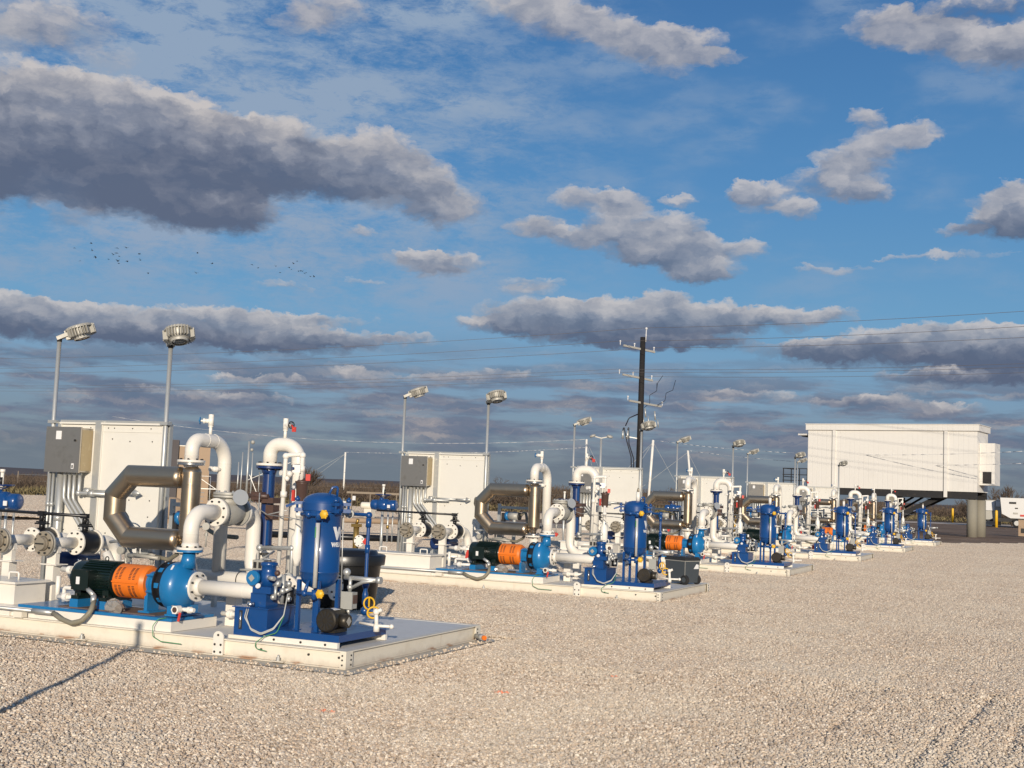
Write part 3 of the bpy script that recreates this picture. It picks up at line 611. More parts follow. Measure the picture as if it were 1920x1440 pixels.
# ================================================================== one skid kit (built once, copied six times)
def hexnut(mb, c, d, r, L): mb.lathe(Vector(c), d, [(0, r), (0, r), (L, r), (L, r)], 6); return mb
def gate_valve(t, stem_base, up, name='vent_valve', wheel='blue_paint', side=(-1, 0, 0), tag=False):
    """small screwed valve standing on a nipple; its handwheel is a sub-part"""
    b = Vector(stem_base); u = Vector(up); s_ = Vector(side).normalized()
    mb = MB('pvc'); mb.cyl(b, b+u*.10, .019, n=12); hexnut(mb, b+u*.085, u, .030, .03)
    c = b+u*.15; mb.cyl(b+u*.10, b+u*.205, .030, n=12); hexnut(mb, b+u*.195, u, .033, .03)
    mb.cyl(c, c+s_*.07, .027, .024, n=12); hexnut(mb, c+s_*.065, s_, .032, .022); mb.cyl(c+s_*.085, c+s_*.125, .012, n=8)
    v = t.part(name, mb)
    w_ = MB(wheel); w_.torus(c+s_*.12, s_, .038, .006, 16, 6)
    x, y, _ = ortho(s_)
    for k in range(5): w_.cyl(c+s_*.12, c+s_*.12+(x*math.cos(k*1.257)+y*math.sin(k*1.257))*.038, .0045, n=5)
    w_.cyl(c+s_*.115, c+s_*.135, .010, n=8); t.part('handwheel', w_, v)
    if tag:
        g = MB('red'); g.tube([c+s_*.13, c+s_*.15+Vector((0, 0, -.02)), c+s_*.19+Vector((0, 0, -.05))], .011, n=6)
        g.box(c+s_*.185+Vector((0, 0, -.05)), (.05, .012, .055)); t.part('warning_tag', g, v)
def small_valve(t, c, d, name='side_valve', L=.11, wheel=None, mat='pvc'):
    c = Vector(c); d = Vector(d).normalized(); mb = MB(mat)
    mb.cyl(c, c+d*L, .020, n=12); hexnut(mb, c+d*L*.35, d, .034, .028); hexnut(mb, c+d*L*.85, d, .032, .03)
    mb.ball(c+d*L*.6, .032, 12); v = t.part(name, mb)
    if wheel:
        h = MB(wheel); h.beam(c+d*L*.6+Vector((0, 0, .035)), c+d*(L*.6+.09)+Vector((0, 0, .05)), .02, .005); t.part('handle', h, v)
    return v

# ---- platform
t = kit('equipment_skid', (-3.3, 1.43, 0), 'low white steel skid platform', 'skid', 'white steel equipment skids in a row',
        place=['nearest the camera', 'second from the camera, with a grey cooler on it', 'third from the camera', 'fourth from the camera', 'fifth from the camera, next to last', 'farthest of the row'])
XL = -6.75; YB = 2.87; ZT = .165
mb = MB('deck_paint'); mb.bx(XL+.02, -.02, .02, YB-.02, ZT-.016, ZT-.003); t.part('deck', mb)
def channel(y_out, s_, x0, x1):
    m = MB('beam_paint'); m.bx(x0, x1, y_out, y_out+s_*.075, ZT-.012, ZT); m.bx(x0, x1, y_out, y_out+s_*.075, 0, .012); m.bx(x0, x1, y_out+s_*.034, y_out+s_*.042, .012, ZT-.012)
    return m
m = channel(0, 1, XL, 0); m.use('bolt')
for x in (-.09, -.42, -.95): hexnut(m, (x, .034, .10), (0, -1, 0), .012, .012)
t.part('front_beam', m)
t.part('rear_beam', channel(YB, -1, XL, 0))
for X, s_ in ((0, -1), (XL, 1)):
    m = MB('beam_paint'); m.bx(X+s_*.001, X+s_*.075, .076, YB-.076, ZT-.012, ZT-.001); m.bx(X+s_*.001, X+s_*.075, .076, YB-.076, .001, .012); m.bx(X+s_*.034, X+s_*.042, .076, YB-.076, .012, ZT-.012)
    t.part('end_beam', m)
    for y in (0, YB):
        p = MB('beam_paint'); y0 = y-.004 if y == 0 else y+.004; p.bx(X+s_*.004, X+s_*.06, y0, y0+(.008 if y == 0 else -.008), .012, ZT-.012)
        p.bx(X-s_*.004, X+s_*.004, y0, y0+(.12 if y == 0 else -.12), .012, ZT-.012)
        p.use('bolt')
        for z in (.04, .085, .125):
            hexnut(p, (X-s_*.004, y0+(.085 if y == 0 else -.085), z), (-s_, 0, 0), .009, .006)
            if y == 0: hexnut(p, (X+s_*.035, y0, z), (0, -1, 0), .009, .006)
        t.part('corner_plate', p)
for x in (-1.414, -5.3):
    l = MB('white_paint'); n = len(l.v); y0, y1 = -.022, -.006; prof = [(-.058, .012), (.058, .012), (.058, .15)]+[(.058*math.cos(a*PI/8), .185+.052*math.sin(a*PI/8)) for a in range(0, 9)]+[(-.058, .15)]
    for yy in (y0, y1):
        for px_, pz_ in prof: l.v.append(Vector((x+px_, yy, pz_)))
    k = len(prof); l.face(tuple(range(k))); l.face(tuple(range(2*k-1, k-1, -1)))
    for i in range(k): l.face((i, i+k, (i+1) % k+k, (i+1) % k))
    l.bx(x-.05, x+.05, -.006, .034, .02, .145)
    l.use('bolt')
    for px_, pz_ in ((0, .20), (-.035, .11), (.035, .11), (-.035, .04), (.035, .04)): hexnut(l, (x+px_, y0, pz_), (0, -1, 0), .012, .006)
    t.part('lifting_lug', l)
for x in (-.72, -3.1): 
    l = MB('beam_paint'); l.bx(x-.06, x+.07, -.045, 0, .010, .022); l.use('galv'); hexnut(l, (x, -.02, .022), (0, 0, 1), .02, .03); l.cyl((x, -.02, .03), (x, -.02, .075), .009, n=8); t.part('anchor_bolt', l)
r = MB('white_paint'); r.bx(XL+.1, -2.05, .06, .78, ZT+.001, .262); r.bx(XL+.1, -4.15, .03, .056, ZT+.001, .215); t.part('equipment_riser', r)

# ---- motor and pump
AX = .595; AY = .385
t = kit('pump_set', (-2.9, AY, .265), 'green motor, orange guard and light blue pump', 'pump', 'motor and pump sets')
b = MB('pump_blue'); b.bx(-4.08, -2.06, .075, .74, .264, .292); b.use('rust'); b.bx(-3.62, -2.35, .17, .62, .292, .301); b.use('pump_blue')
t.part('base_plate', b)
m = MB('motor_green'); m.sharp((-3.550, AY, AX), (1, 0, 0), [(0, .10), (.02, .172), (.05, .178), (.145, .178), (.15, .168), (.54, .168), (.55, .150), (.59, .150)], 32)
for k in range(36):
    a = 2*PI*k/36
    if abs(math.sin(a)) > .99: continue
    u = Vector((0, math.cos(a), math.sin(a))); m.beam(Vector((-3.390, AY, AX))+u*.180, Vector((-3.020, AY, AX))+u*.180, .006, .026, up=u)
m.bx(-3.400, -3.010, AY-.05, AY+.05, AX+.14, AX+.192); m.torus((-3.200, AY, AX+.21), (0, 1, 0), .022, .006, 14, 6)
mo = t.part('motor', m)
j = MB('motor_green'); j.bx(-3.390, -3.180, AY-.28, AY-.15, AX-.10, AX+.10); j.bx(-3.395, -3.175, AY-.29, AY-.28, AX-.105, AX+.105); j.use('label_white'); j.bx(-3.330, -3.285, AY-.294, AY-.290, AX-.045, AX+.03)
j.use('bolt')
for dx in (-.09, .09):
    for dz in (-.09, .09): hexnut(j, (-3.285+dx, AY-.29, AX+dz), (0, -1, 0), .008, .006)
t.part('terminal_box', j, mo)
for x in (-3.430, -3.060):
    f = MB('motor_green'); f.bx(x-.05, x+.05, AY-.19, AY+.19, .385, .42); f.bx(x-.04, x+.04, AY-.15, AY-.09, .40, .50); f.bx(x-.04, x+.04, AY+.09, AY+.15, .40, .50); f.use('pump_blue'); f.bx(x-.055, x+.055, AY-.20, AY+.20, .301, .384)
    f.use('bolt'); hexnut(f, (x, AY-.165, .42), (0, 0, 1), .014, .02); t.part('motor_foot', f)
g = MB('orange'); g.sharp((-2.965, AY, AX), (1, 0, 0), [(0, .150), (0, .172), (.005, .176), (.345, .176), (.35, .172), (.385, .150), (.385, .12)], 40)
g.bx(-2.960, -2.630, AY-.19, AY-.165, AX-.006, AX+.008)
g.use('steel_dark')
for i0 in (0, 1):
    for row in range(9):
        for q in range(2):
            a = R(12+row*5.2+(0 if i0 == 0 else 0)); sgn = 1 if i0 == 0 else -1
            for xo in (.05, .10, .225, .275):
                u = Vector((0, -math.cos(a), sgn*math.sin(a))); c0 = Vector((-2.965+xo, AY, AX))+u*.1765
                if q == 0: g.box(c0, (.030, .0035, .007), M=Matrix((Vector((1, 0, 0)), u, Vector((1, 0, 0)).cross(u))).transposed())
g.use('orange'); g.cyl((-2.930, AY-.178, AX), (-2.920, AY-.178, AX), .01, n=6)
t.part('coupling_guard', g)
h = MB('pump_blue'); h.sharp((-2.60, AY, AX), (1, 0, 0), [(0, .07), (0, .095), (.03, .12), (.06, .12), (.07, .10), (.17, .11), (.18, .15), (.20, .15)], 28)
for a in (40, 140, 220, 320):
    u = Vector((0, math.cos(R(a)), math.sin(R(a)))); h.beam(Vector((-2.58, AY, AX))+u*.11, Vector((-2.42, AY, AX))+u*.125, .018, .05, up=u)
h.bx(-2.60, -2.56, AY-.09, AY+.09, .30, .52); h.bx(-2.64, -2.50, AY-.13, AY+.13, .300, .318)
t.part('bearing_housing', h)
k_ = MB('black'); k_.sharp((-2.41, AY, AX), (1, 0, 0), [(0, .16), (0, .225), (.02, .232), (.03, .205), (.085, .205), (.095, .235), (.115, .235), (.115, .16)], 36)
k_.use('pump_blue')
for a in range(0, 360, 45):
    u = Vector((0, math.cos(R(a)), math.sin(R(a)))); k_.beam(Vector((-2.385, AY, AX))+u*.212, Vector((-2.325, AY, AX))+u*.212, .05, .012, up=u)
t.part('adapter_ring', k_)
p = MB('pump_blue'); p.sharp((-2.295, AY, AX-.015), (1, 0, 0), [(0, .17), (0, .242), (.02, .247)], 36, False)
p.lathe((-2.295, AY, AX-.015), (1, 0, 0), [(.02, .247), (.05, .252), (.09, .250), (.13, .236), (.16, .20), (.185, .155), (.21, .12), (.235, .098), (.27, .092)], 36, False)
p.cyl((-2.165, AY+.02, AX+.18), (-2.155, AY+.02, .93), .085, .062, 20); p.flange((-2.152, AY+.022, .945), (0, 0, 1), .132, .024, 4, br=.010, both=False)
p.bx(-2.24, -2.12, AY-.17, AY-.06, .30, .40); p.bx(-2.24, -2.12, AY+.06, AY+.17, .30, .40); p.bx(-2.25, -2.10, AY-.19, AY+.19, .300, .318)
for a in range(0, 360, 30):
    u = Vector((0, math.cos(R(a)), math.sin(R(a)))); hexnut(p.use('bolt'), Vector((-2.302, AY, AX-.015))+u*.225, (-1, 0, 0), .012, .02)
p.use('label_white'); p.box((-2.215, AY-.155, AX+.185), (.022, .004, .055), M=Matrix.Rotation(R(-40), 3, 'X'))
t.part('pump_casing', p)
dv = MB('pvc'); dv.cyl((-2.17, .21, .40), (-1.93, .13, .385), .014, n=8); hexnut(dv, (-2.02, .13, .385), (0, -1, 0), .045, .07); dv.cyl((-2.02, .16, .385), (-1.86, .16, .385), .022, n=12); hexnut(dv, (-1.93, .16, .385), (1, 0, 0), .035, .03)
dv.use('brown'); dv.cyl((-2.02, .062, .385), (-2.02, .058, .385), .028, n=12)
d_ = t.part('drain_valve', dv); tg = MB('red'); tg.box((-1.99, .10, .315), (.025, .008, .09), M=Matrix.Rotation(.2, 3, 'Y')); t.part('warning_tag', tg, d_)
gw = MB('wire_green'); gw.tube([(-2.12, .07, .30), (-2.19, .03, .285), (-2.22, -.005, .22), (-2.2, -.02, .12), (-2.1, -.02, .08), (-1.86, -.012, .075)], .0045, .03, 6); t.part('earth_wire', gw)

# bundled film wrap lying on the base plate
t = kit('plastic_bundle', (-2.84, .17, .27), 'crumpled clear plastic below the orange guard', 'plastic bag', 'plastic bundles by the pump guards', only=[0, 1, 2])
rr = random.Random(5); q = MB('clear_film')
def crumple(mb, c, sx_, sy_, sz_, n, m_, amp):
    i0 = len(mb.v)
    for a in range(m_+1):
        for b_ in range(n):
            th = PI*a/m_; ph = 2*PI*b_/n; k = 1+rr.uniform(-amp, amp)
            mb.v.append(Vector(c)+Vector((sx_*math.sin(th)*math.cos(ph)*k, sy_*math.sin(th)*math.sin(ph)*k, sz_*math.cos(th)*k)))
    for a in range(m_):
        for b_ in range(n): mb.face((i0+a*n+b_, i0+a*n+(b_+1) % n, i0+(a+1)*n+(b_+1) % n, i0+(a+1)*n+b_))
crumple(q, (-2.86, .16, .345), .12, .07, .075, 14, 8, .22); t.part('film', q)
q = MB('brown'); crumple(q, (-2.80, .17, .335), .05, .04, .04, 8, 5, .2); t.part('wrapped_part', q)

# ---- suction spool, running along x to an elbow
t = kit('suction_pipe', (-1.7, AY, .30), 'thick white pipe right of the blue pump', 'pipe', 'white suction pipes')
s_ = MB('white_paint'); s_.tube([(-2.01, AY, AX), (-1.22, AY, AX), (-1.22, .78, AX)], .075, .15, 24, 8); s_.torus((-1.42, AY, AX), (1, 0, 0), .0755, .003, 24, 6); t.part('pipe', s_)
f = MB('white_paint'); f.flange((-2.012, AY, AX), (1, 0, 0), .150, .026, 8); f.sharp((-2.0, AY, AX), (1, 0, 0), [(0, .10), (.05, .078)], 24); t.part('flange', f)
f = MB('white_paint'); f.flange((-1.22, .80, AX), (0, 1, 0), .145, .03, 8); t.part('flange', f)

# ---- discharge: elbow to check valve, drop pipe beyond it
t = kit('discharge_riser', (-2.16, AY, .96), 'white elbow pipe on top of the blue pump', 'pipe', 'white pump outlet elbows')
e = MB('white_paint'); e.tube([(-2.152, .407, .975), (-2.152, .407, 1.338), (-2.152, .80, 1.338)], .080, .21, 24, 9); e.torus((-2.152, .407, 1.12), (0, 0, 1), .080, .003, 24, 6); t.part('pipe', e)
e = MB('white_paint'); e.flange((-2.152, .407, .970), (0, 0, 1), .134, .024, 8); e.cyl((-2.152, .407, .98), (-2.152, .407, 1.03), .10, .08, 24); t.part('flange', e)
e = MB('white_paint'); e.flange((-2.152, .80, 1.338), (0, 1, 0), .148, .028, 8); t.part('flange', e)
ga = MB('cast_grey'); ga.cyl((-2.03, .50, 1.20), (-2.02, .47, 1.20), .038, n=20); ga.cyl((-2.03, .50, 1.17), (-2.03, .5, .99), .008, n=8); hexnut(ga, (-2.03, .5, 1.10), (0, 0, 1), .018, .03); t.part('pressure_gauge', ga)
t = kit('check_valve', (-2.15, 1.0, 1.2), 'grey cast check valve with round bonnet', 'valve', 'grey cast check valves')
c = MB('cast_grey'); c.lathe((-2.15, .82, 1.338), (0, 1, 0), [(0, .10), (.05, .112), (.12, .135), (.19, .148), (.26, .135), (.33, .112), (.38, .10)], 28)
c.cyl((-2.15, 1.0, 1.40), (-2.15, 1.0, 1.50), .125, n=28)
t.part('body', c)
c = MB('cast_grey'); c.flange((-2.15, .828, 1.338), (0, 1, 0), .146, .026, 8, both=False); t.part('flange', c)
c = MB('cast_grey'); c.flange((-2.15, 1.19, 1.338), (0, 1, 0), .146, .026, 8, both=False); t.part('flange', c)
c = MB('cast_grey'); c.flange((-2.15, 1.0, 1.505), (0, 0, 1), .165, .025, 10, bolt='galv'); c.flange((-2.15, 1.0, 1.535), (0, 0, 1), .165, .028, 10, bolt='galv'); t.part('bonnet', c)
c = MB('galv'); c.cyl((-2.05, .90, 1.53), (-1.95, .88, 1.55), .015, n=8); c.sharp((-1.93, .90, 1.50), (.80, -.55, .25), [(0, .0), (0, .082), (.012, .085), (.012, .0)], 28, False); t.part('flag_disc', c)
t = kit('drop_pipe', (-2.17, 1.49, .5), 'white down pipe behind the grey check valve', 'pipe', 'white down pipes')
c = MB('white_paint'); c.flange((-2.15, 1.218, 1.338), (0, 1, 0), .148, .028, 8, both=False); t.part('flange', c)
c = MB('white_paint'); c.tube([(-2.15, 1.22, 1.338), (-2.17, 1.50, 1.338), (-2.17, 1.50, .62), (-1.75, 1.50, .60)], .080, .20, 24, 9); t.part('pipe', c)

# ---- floor header
t = kit('floor_header', (-2.2, 1.62, .17), 'low horizontal white header behind the pump', 'pipe', 'white floor headers')
c = MB('white_paint'); c.tube([(-3.3, 1.60, .58), (-1.15, 1.60, .58)], .082, 0, 24); t.part('pipe', c)
c = MB('black'); c.torus((-2.38, 1.60, .58), (1, 0, 0), .084, .006, 24, 6); t.part('clamp_ring', c)
c = MB('white_paint'); c.bx(-2.14, -2.0, 1.54, 1.66, .166, .49); c.bx(-2.2, -1.94, 1.50, 1.70, .49, .505); t.part('support_post', c)
c = MB('white_paint'); c.flange((-1.14, 1.6, .58), (1, 0, 0), .14, .028, 8); t.part('flange', c)

# ---- stainless meter loop
t = kit('stainless_meter', (-2.68, 1.03, .95), 'brown stainless C shaped tube meter', 'flow meter', 'stainless bent tube meters')
Y0 = 1.03
def miter(mb, pts, r, n=32):
    """mitred tube: one oval ring in each corner plane"""
    P = [Vector(p) for p in pts]; prev = None
    for i, p in enumerate(P):
        d1 = (P[i]-P[i-1]).normalized() if i else (P[1]-P[0]).normalized()
        d2 = (P[i+1]-P[i]).normalized() if i < len(P)-1 else d1
        nrm = (d1+d2).normalized(); side = Vector((0, 1, 0)); inpl = side.cross(nrm).normalized(); k = 1/max(.3, d1.dot(nrm))
        for rep in range(2 if 0 < i < len(P)-1 else 1):
            i0 = len(mb.v)
            for j in range(n):
                a = 2*PI*j/n; mb.v.append(p + side*(r*math.cos(a)) + inpl*(r*k*math.sin(a)))
            if rep == 0 and prev is not None: mb.bridge(prev, i0, n)
            prev = i0
zt, zb = 1.685, 1.005; mb = MB('stainless')
miter(mb, [(-2.84, Y0, zt), (-3.50, Y0, zt), (-3.72, Y0, zt-.22), (-3.72, Y0, zb+.22), (-3.50, Y0, zb), (-2.84, Y0, zb)], .118)
for z in (zt, zb):
    mb.lathe((-2.84, Y0, z), (1, 0, 0), [(0, .118), (.02, .113), (.045, .095), (.06, .06), (.062, .052)], 32, False); mb.cyl((-2.79, Y0, z), (-2.66, Y0, z), .05, n=24)
t.part('bent_tube', mb)
mb = MB('stainless'); mb.lathe((-2.68, Y0, .98), (0, 0, 1), [(-.04, .05), (0, .052), (.03, .06), (.055, .095), (.055, .095), (.075, .104), (.075, .104), (.63, .104), (.63, .104), (.635, .106), (.64, .104), (.64, .104), (.77, .104), (.77, .104), (.80, .095), (.83, .06), (.83, .06), (.87, .055)], 32); mb.use('label_white'); mb.box((-2.63, Y0-.094, 1.66), (.02, .004, .05)); t.part('column', mb)
mb = MB('chrome'); mb.flange((-2.70, Y0, 1.838), (0, 0, 1), .148, .03, 8, both=False); mb.lathe((-2.70, Y0, 1.78), (0, 0, 1), [(0, .055), (.045, .09)], 24); t.part('upper_flange', mb)
mb = MB('chrome'); mb.flange((-2.68, Y0, .925), (0, 0, 1), .145, .03, 8); mb.use('white_paint'); mb.flange((-2.68, Y0, .893), (0, 0, 1), .145, .028, 8); mb.cyl((-2.68, Y0, .88), (-2.68, Y0+.1, .60), .08, n=20); t.part('lower_flange', mb)

# ---- first pipe loop (over the meter), going back in y
t = kit('meter_pipe_loop', (-2.70, 1.33, .6), 'white U shaped pipe above the stainless meter', 'pipe', 'white pipe loops over the meters')
mb = MB('white_paint'); mb.tube([(-2.70, Y0, 1.87), (-2.70, Y0, 2.105), (-2.70, 1.62, 2.105), (-2.70, 1.62, .60)], .076, .235, 28, 10)
for y in (1.245, 1.40): mb.torus((-2.70, y, 2.105), (0, 1, 0), .0765, .003, 24, 6)
mb.torus((-2.70, 1.62, 1.86), (0, 0, 1), .0765, .003, 24, 6); mb.torus((-2.70, 1.03, 1.93), (0, 0, 1), .0765, .003, 24, 6); t.part('pipe', mb)
mb = MB('white_paint'); mb.flange((-2.70, Y0, 1.868), (0, 0, 1), .150, .026, 8); t.part('flange', mb)
gate_valve(t, (-2.70, 1.33, 2.175), (0, 0, 1), wheel='pump_blue', side=(-.75, -.5, 0))
small_valve(t, (-2.70, 1.55, 1.79), (-.5, -.85, .05), L=.12)

# ---- blue probe column and second loop
CX, CY = -2.185, 1.76
t = kit('sampler_column', (CX, CY, .9), 'slim dark blue flanged vertical column', 'pipe column', 'dark blue columns')
mb = MB('navy_paint'); mb.lathe((CX, CY, .93), (0, 0, 1), [(0, .07), (.90, .07)], 28, False); mb.use('blue_paint'); mb.beam((CX+.06, CY-.05, .97), (CX+.06, CY-.05, 1.80), .03, .03); t.part('column', mb)
mb = MB('navy_paint'); mb.flange((CX, CY, 1.838), (0, 0, 1), .150, .028, 8); mb.cyl((CX, CY, 1.76), (CX, CY, 1.83), .07, .10, 24); t.part('upper_flange', mb)
mb = MB('navy_paint'); mb.flange((CX+.03, CY-.08, .945), (0, 0, 1), .125, .03, 8); mb.use('white_paint'); mb.flange((CX+.03, CY-.08, .905), (0, 0, 1), .125, .03, 8); mb.cyl((CX+.03, CY-.08, .90), (CX+.03, CY-.08, .60), .07, n=20); t.part('lower_flange', mb)
mb = MB('brown'); mb.bx(CX-.12, CX+.02, CY-.16, CY-.06, 1.47, 1.56); mb.bx(CX-.10, CX+.16, CY-.13, CY+.10, 1.44, 1.50); mb.cyl((CX-.16, CY-.14, 1.515), (CX+.10, CY-.14, 1.515), .026, n=10); mb.bx(CX+.06, CX+.16, CY-.12, CY+.0, 1.26, 1.42); t.part('clamp_bracket', mb)
mb = MB('galv'); mb.cyl((CX+.02, CY-.19, 1.55), (CX+.10, CY-.30, .75), .007, n=6); mb.cyl((CX-.07, CY-.09, 1.78), (CX-.07, CY-.09, 1.50), .006, n=6); t.part('tie_rod', mb)
mb = MB('galv'); mb.tube([(CX-.05, CY-.16, 1.45), (CX+.05, CY-.2, 1.36), (CX+.25, CY-.35, 1.32), (CX+.55, CY-.42, 1.38)], .006, .05, 6); mb.tube([(CX+.25, CY-.35, 1.32), (CX+.7, CY-.6, 1.31), (CX+1.25, CY-1.1, 1.30)], .006, .05, 6); t.part('steel_tubing', mb)
t = kit('sampler_pipe_loop', (-2.03, 1.79, .6), 'white U shaped pipe atop the blue column', 'pipe', 'white pipe loops over the blue columns')
mb = MB('white_paint'); mb.tube([(CX, CY, 1.87), (CX, CY, 2.10), (CX+.34, CY+.06, 2.10), (CX+.34, CY+.06, .60)], .078, .17, 28, 10); t.part('pipe', mb)
mb = MB('white_paint'); mb.flange((CX, CY, 1.870), (0, 0, 1), .150, .028, 8); t.part('flange', mb)
gate_valve(t, (-2.02, 1.79, 2.17), (0, 0, 1), wheel='bolt', side=(.85, -.4, 0), tag=True)
small_valve(t, (-1.86, 1.75, 1.78), (-.35, -.9, 0), L=.16)

# ---- small bore instrument piping with filter bowl
t = kit('small_bore_piping', (-1.6, 1.3, .17), 'slim white piping with dark filter bowl', 'piping', 'slim white instrument pipes')
mb = MB('pvc'); mb.tube([(-1.72, 1.36, .79), (-1.68, 1.33, 1.97), (-1.50, 1.38, 1.985), (-1.50, 1.38, 1.70)], .024, .03, 14, 5)
for c in ((-1.68, 1.33, 1.96), (-1.50, 1.38, 1.975)): mb.ball(c, .037, 12)
mb.lathe((-1.69, 1.34, 1.52), (0, 0, 1), [(0, .024), (0, .036), (.06, .036), (.06, .024)], 14); mb.cyl((-1.72, 1.36, .79), (-1.95, 1.30, .79), .024, n=12)
mb.cyl((-1.50, 1.38, 1.86), (-1.50, 1.38, 1.80), .034, n=12); t.part('pipe', mb)
mb = MB('pvc'); mb.box((-1.53, 1.33, 1.83), (.085, .07, .085), rz=.4); mb.use('navy_paint'); mb.cyl((-1.54, 1.29, 1.83), (-1.56, 1.27, 1.83), .016, n=10); mb.use('pvc'); mb.ball((-1.60, 1.30, 1.77), .035, 10); mb.ball((-1.63, 1.30, 1.72), .03, 10); t.part('relief_valve', mb)
mb = MB('brown'); mb.lathe((-1.50, 1.40, 1.68), (0, 0, 1), [(0, .03), (0, .075), (.02, .078), (.02, .05), (.05, .03)], 20); mb.lathe((-1.50, 1.40, 1.45), (0, 0, 1), [(0, .02), (.0, .035), (.02, .055), (.22, .065), (.23, .074)], 20); mb.use('label_white'); mb.cyl((-1.555, 1.34, 1.63), (-1.565, 1.325, 1.63), .018, n=12)
mb.use('red'); mb.bx(-1.575, -1.545, 1.32, 1.345, 1.48, 1.60); mb.use('red'); mb.box((-1.44, 1.42, 1.74), (.05, .03, .07), rz=.3); t.part('filter_bowl', mb)
mb = MB('pvc'); mb.lathe((-1.47, 1.32, .80), (0, 0, 1), [(0, .03), (.04, .036), (.09, .065), (.30, .065), (.36, .034), (.52, .028), (.52, .036), (.56, .036), (.56, .022), (.68, .022)], 18); t.part('reducer', mb)
mb = MB('galv'); mb.tube([(-1.95, 1.30, .965), (-1.50, 1.27, .985), (-1.48, 1.26, .45)], .022, .03, 12); mb.ball((-1.50, 1.27, .985), .036, 12); mb.ball((-1.93, 1.30, .965), .04, 12); mb.cyl((-1.50, 1.25, .68), (-1.49, 1.20, .68), .05, n=20); t.part('conduit', mb)
mb = MB('cast_grey'); mb.bx(-1.40, -1.27, .44, .54, .80, .90); mb.bx(-1.42, -1.25, .42, .56, .78, .80); mb.use('steel_dark'); mb.bx(-1.385, -1.35, .436, .44, .82, .88); mb.bx(-1.325, -1.29, .436, .44, .82, .88); mb.use('cast_grey'); mb.cyl((-1.55, .45, .79), (-1.36, .48, .80), .012, n=8); mb.cyl((-1.34, .49, .90), (-1.40, .8, .97), .01, n=8); t.part('relay_box', mb)

# ---- hydraulic unit
t = kit('hydraulic_unit', (-1.15, .35, .166), 'small blue hydraulic unit with box tank', 'hydraulic unit', 'small blue hydraulic units')
mb = MB('blue_paint'); mb.bx(-1.345, -.965, .12, .58, .20, .462); t.part('reservoir', mb)
mb = MB('blue_paint'); mb.bx(-1.365, -.945, .10, .60, .462, .472); mb.use('beam_paint'); mb.bx(-1.38, -.93, .09, .62, .166, .20); t.part('tank_lid', mb)
mb = MB('chrome'); mb.cyl((-1.27, .116, .27), (-1.27, .116, .42), .010, n=10); mb.use('bolt'); mb.bx(-1.288, -1.252, .116, .12, .255, .435); t.part('level_glass', mb)
mb = MB('blue_paint'); mb.bx(-1.24, -1.06, .22, .42, .472, .60); mb.bx(-1.21, -1.0, .20, .40, .60, .665); t.part('pump_block', mb)
mb = MB('blue_paint'); mb.lathe((-1.17, .40, .66), (0, 0, 1), [(0, .085), (.12, .085), (.13, .075), (.19, .072), (.20, .085), (.225, .085), (.235, .06)], 24); mb.use('galv'); mb.lathe((-1.17, .40, .895), (0, 0, 1), [(0, .02), (.02, .02), (.02, .065), (.026, .065)], 18); mb.use('blue_paint'); mb.box((-1.27, .36, .76), (.08, .08, .10)); t.part('motor', mb)
mb = MB('pump_blue'); mb.cyl((-1.27, .33, .735), (-1.275, .27, .735), .072, n=26); mb.use('cast_grey'); mb.box((-1.277, .266, .735), (.052, .004, .052), M=Matrix.Rotation(R(45), 3, 'Y')); t.part('junction_cover', mb)
mb = MB('chrome'); mb.cyl((-1.20, .17, .472), (-1.20, .17, .515), .034, n=16); t.part('filler_cap', mb)
mb = MB('galv')
for (a, b, r_) in (((-1.05, .30, .60), (-.96, .30, .60), .02), ((-1.02, .28, .68), (-.93, .25, .72), .018), ((-.97, .24, .55), (-.97, .24, .68), .016), ((-1.0, .40, .50), (-.99, .40, .78), .022), ((-1.06, .25, .75), (-.98, .22, .75), .022), ((-.95, .33, .62), (-.88, .38, .66), .022)): mb.cyl(a, b, r_, n=10)
for c in ((-.96, .26, .70), (-.93, .3, .63), (-1.0, .25, .57), (-.90, .36, .70), (-.92, .4, .55)): mb.ball(c, .03, 10)
mb.use('label_white'); mb.cyl((-1.14, .20, .665), (-1.14, .185, .675), .026, n=18); mb.use('brown'); mb.ball((-.98, .27, .80), .03, 10)
mb.use('black'); mb.cyl((-.95, .45, .5), (-.95, .45, .66), .05, n=14)
t.part('valves_and_fittings', mb)
for k, dz in enumerate((0, .012)):
    mb = MB('wire_grey'); mb.tube([(-1.22+k*.02, .16, .50), (-1.19+k*.02, .07, .38), (-1.10, .055, .28-dz), (-.98, .05, .245-dz), (-.86, .08, .30-dz), (-.80, .15, .42), (-.80, .2, .62)], .006, .06, 8); t.part('cable', mb)
mb = MB('wire_green'); mb.tube([(-.80, .16, .42), (-.82, .08, .26), (-.93, .03, .22), (-1.0, -.005, .16), (-.98, -.02, .11), (-.86, -.015, .095)], .0045, .05, 6); t.part('earth_wire', mb)

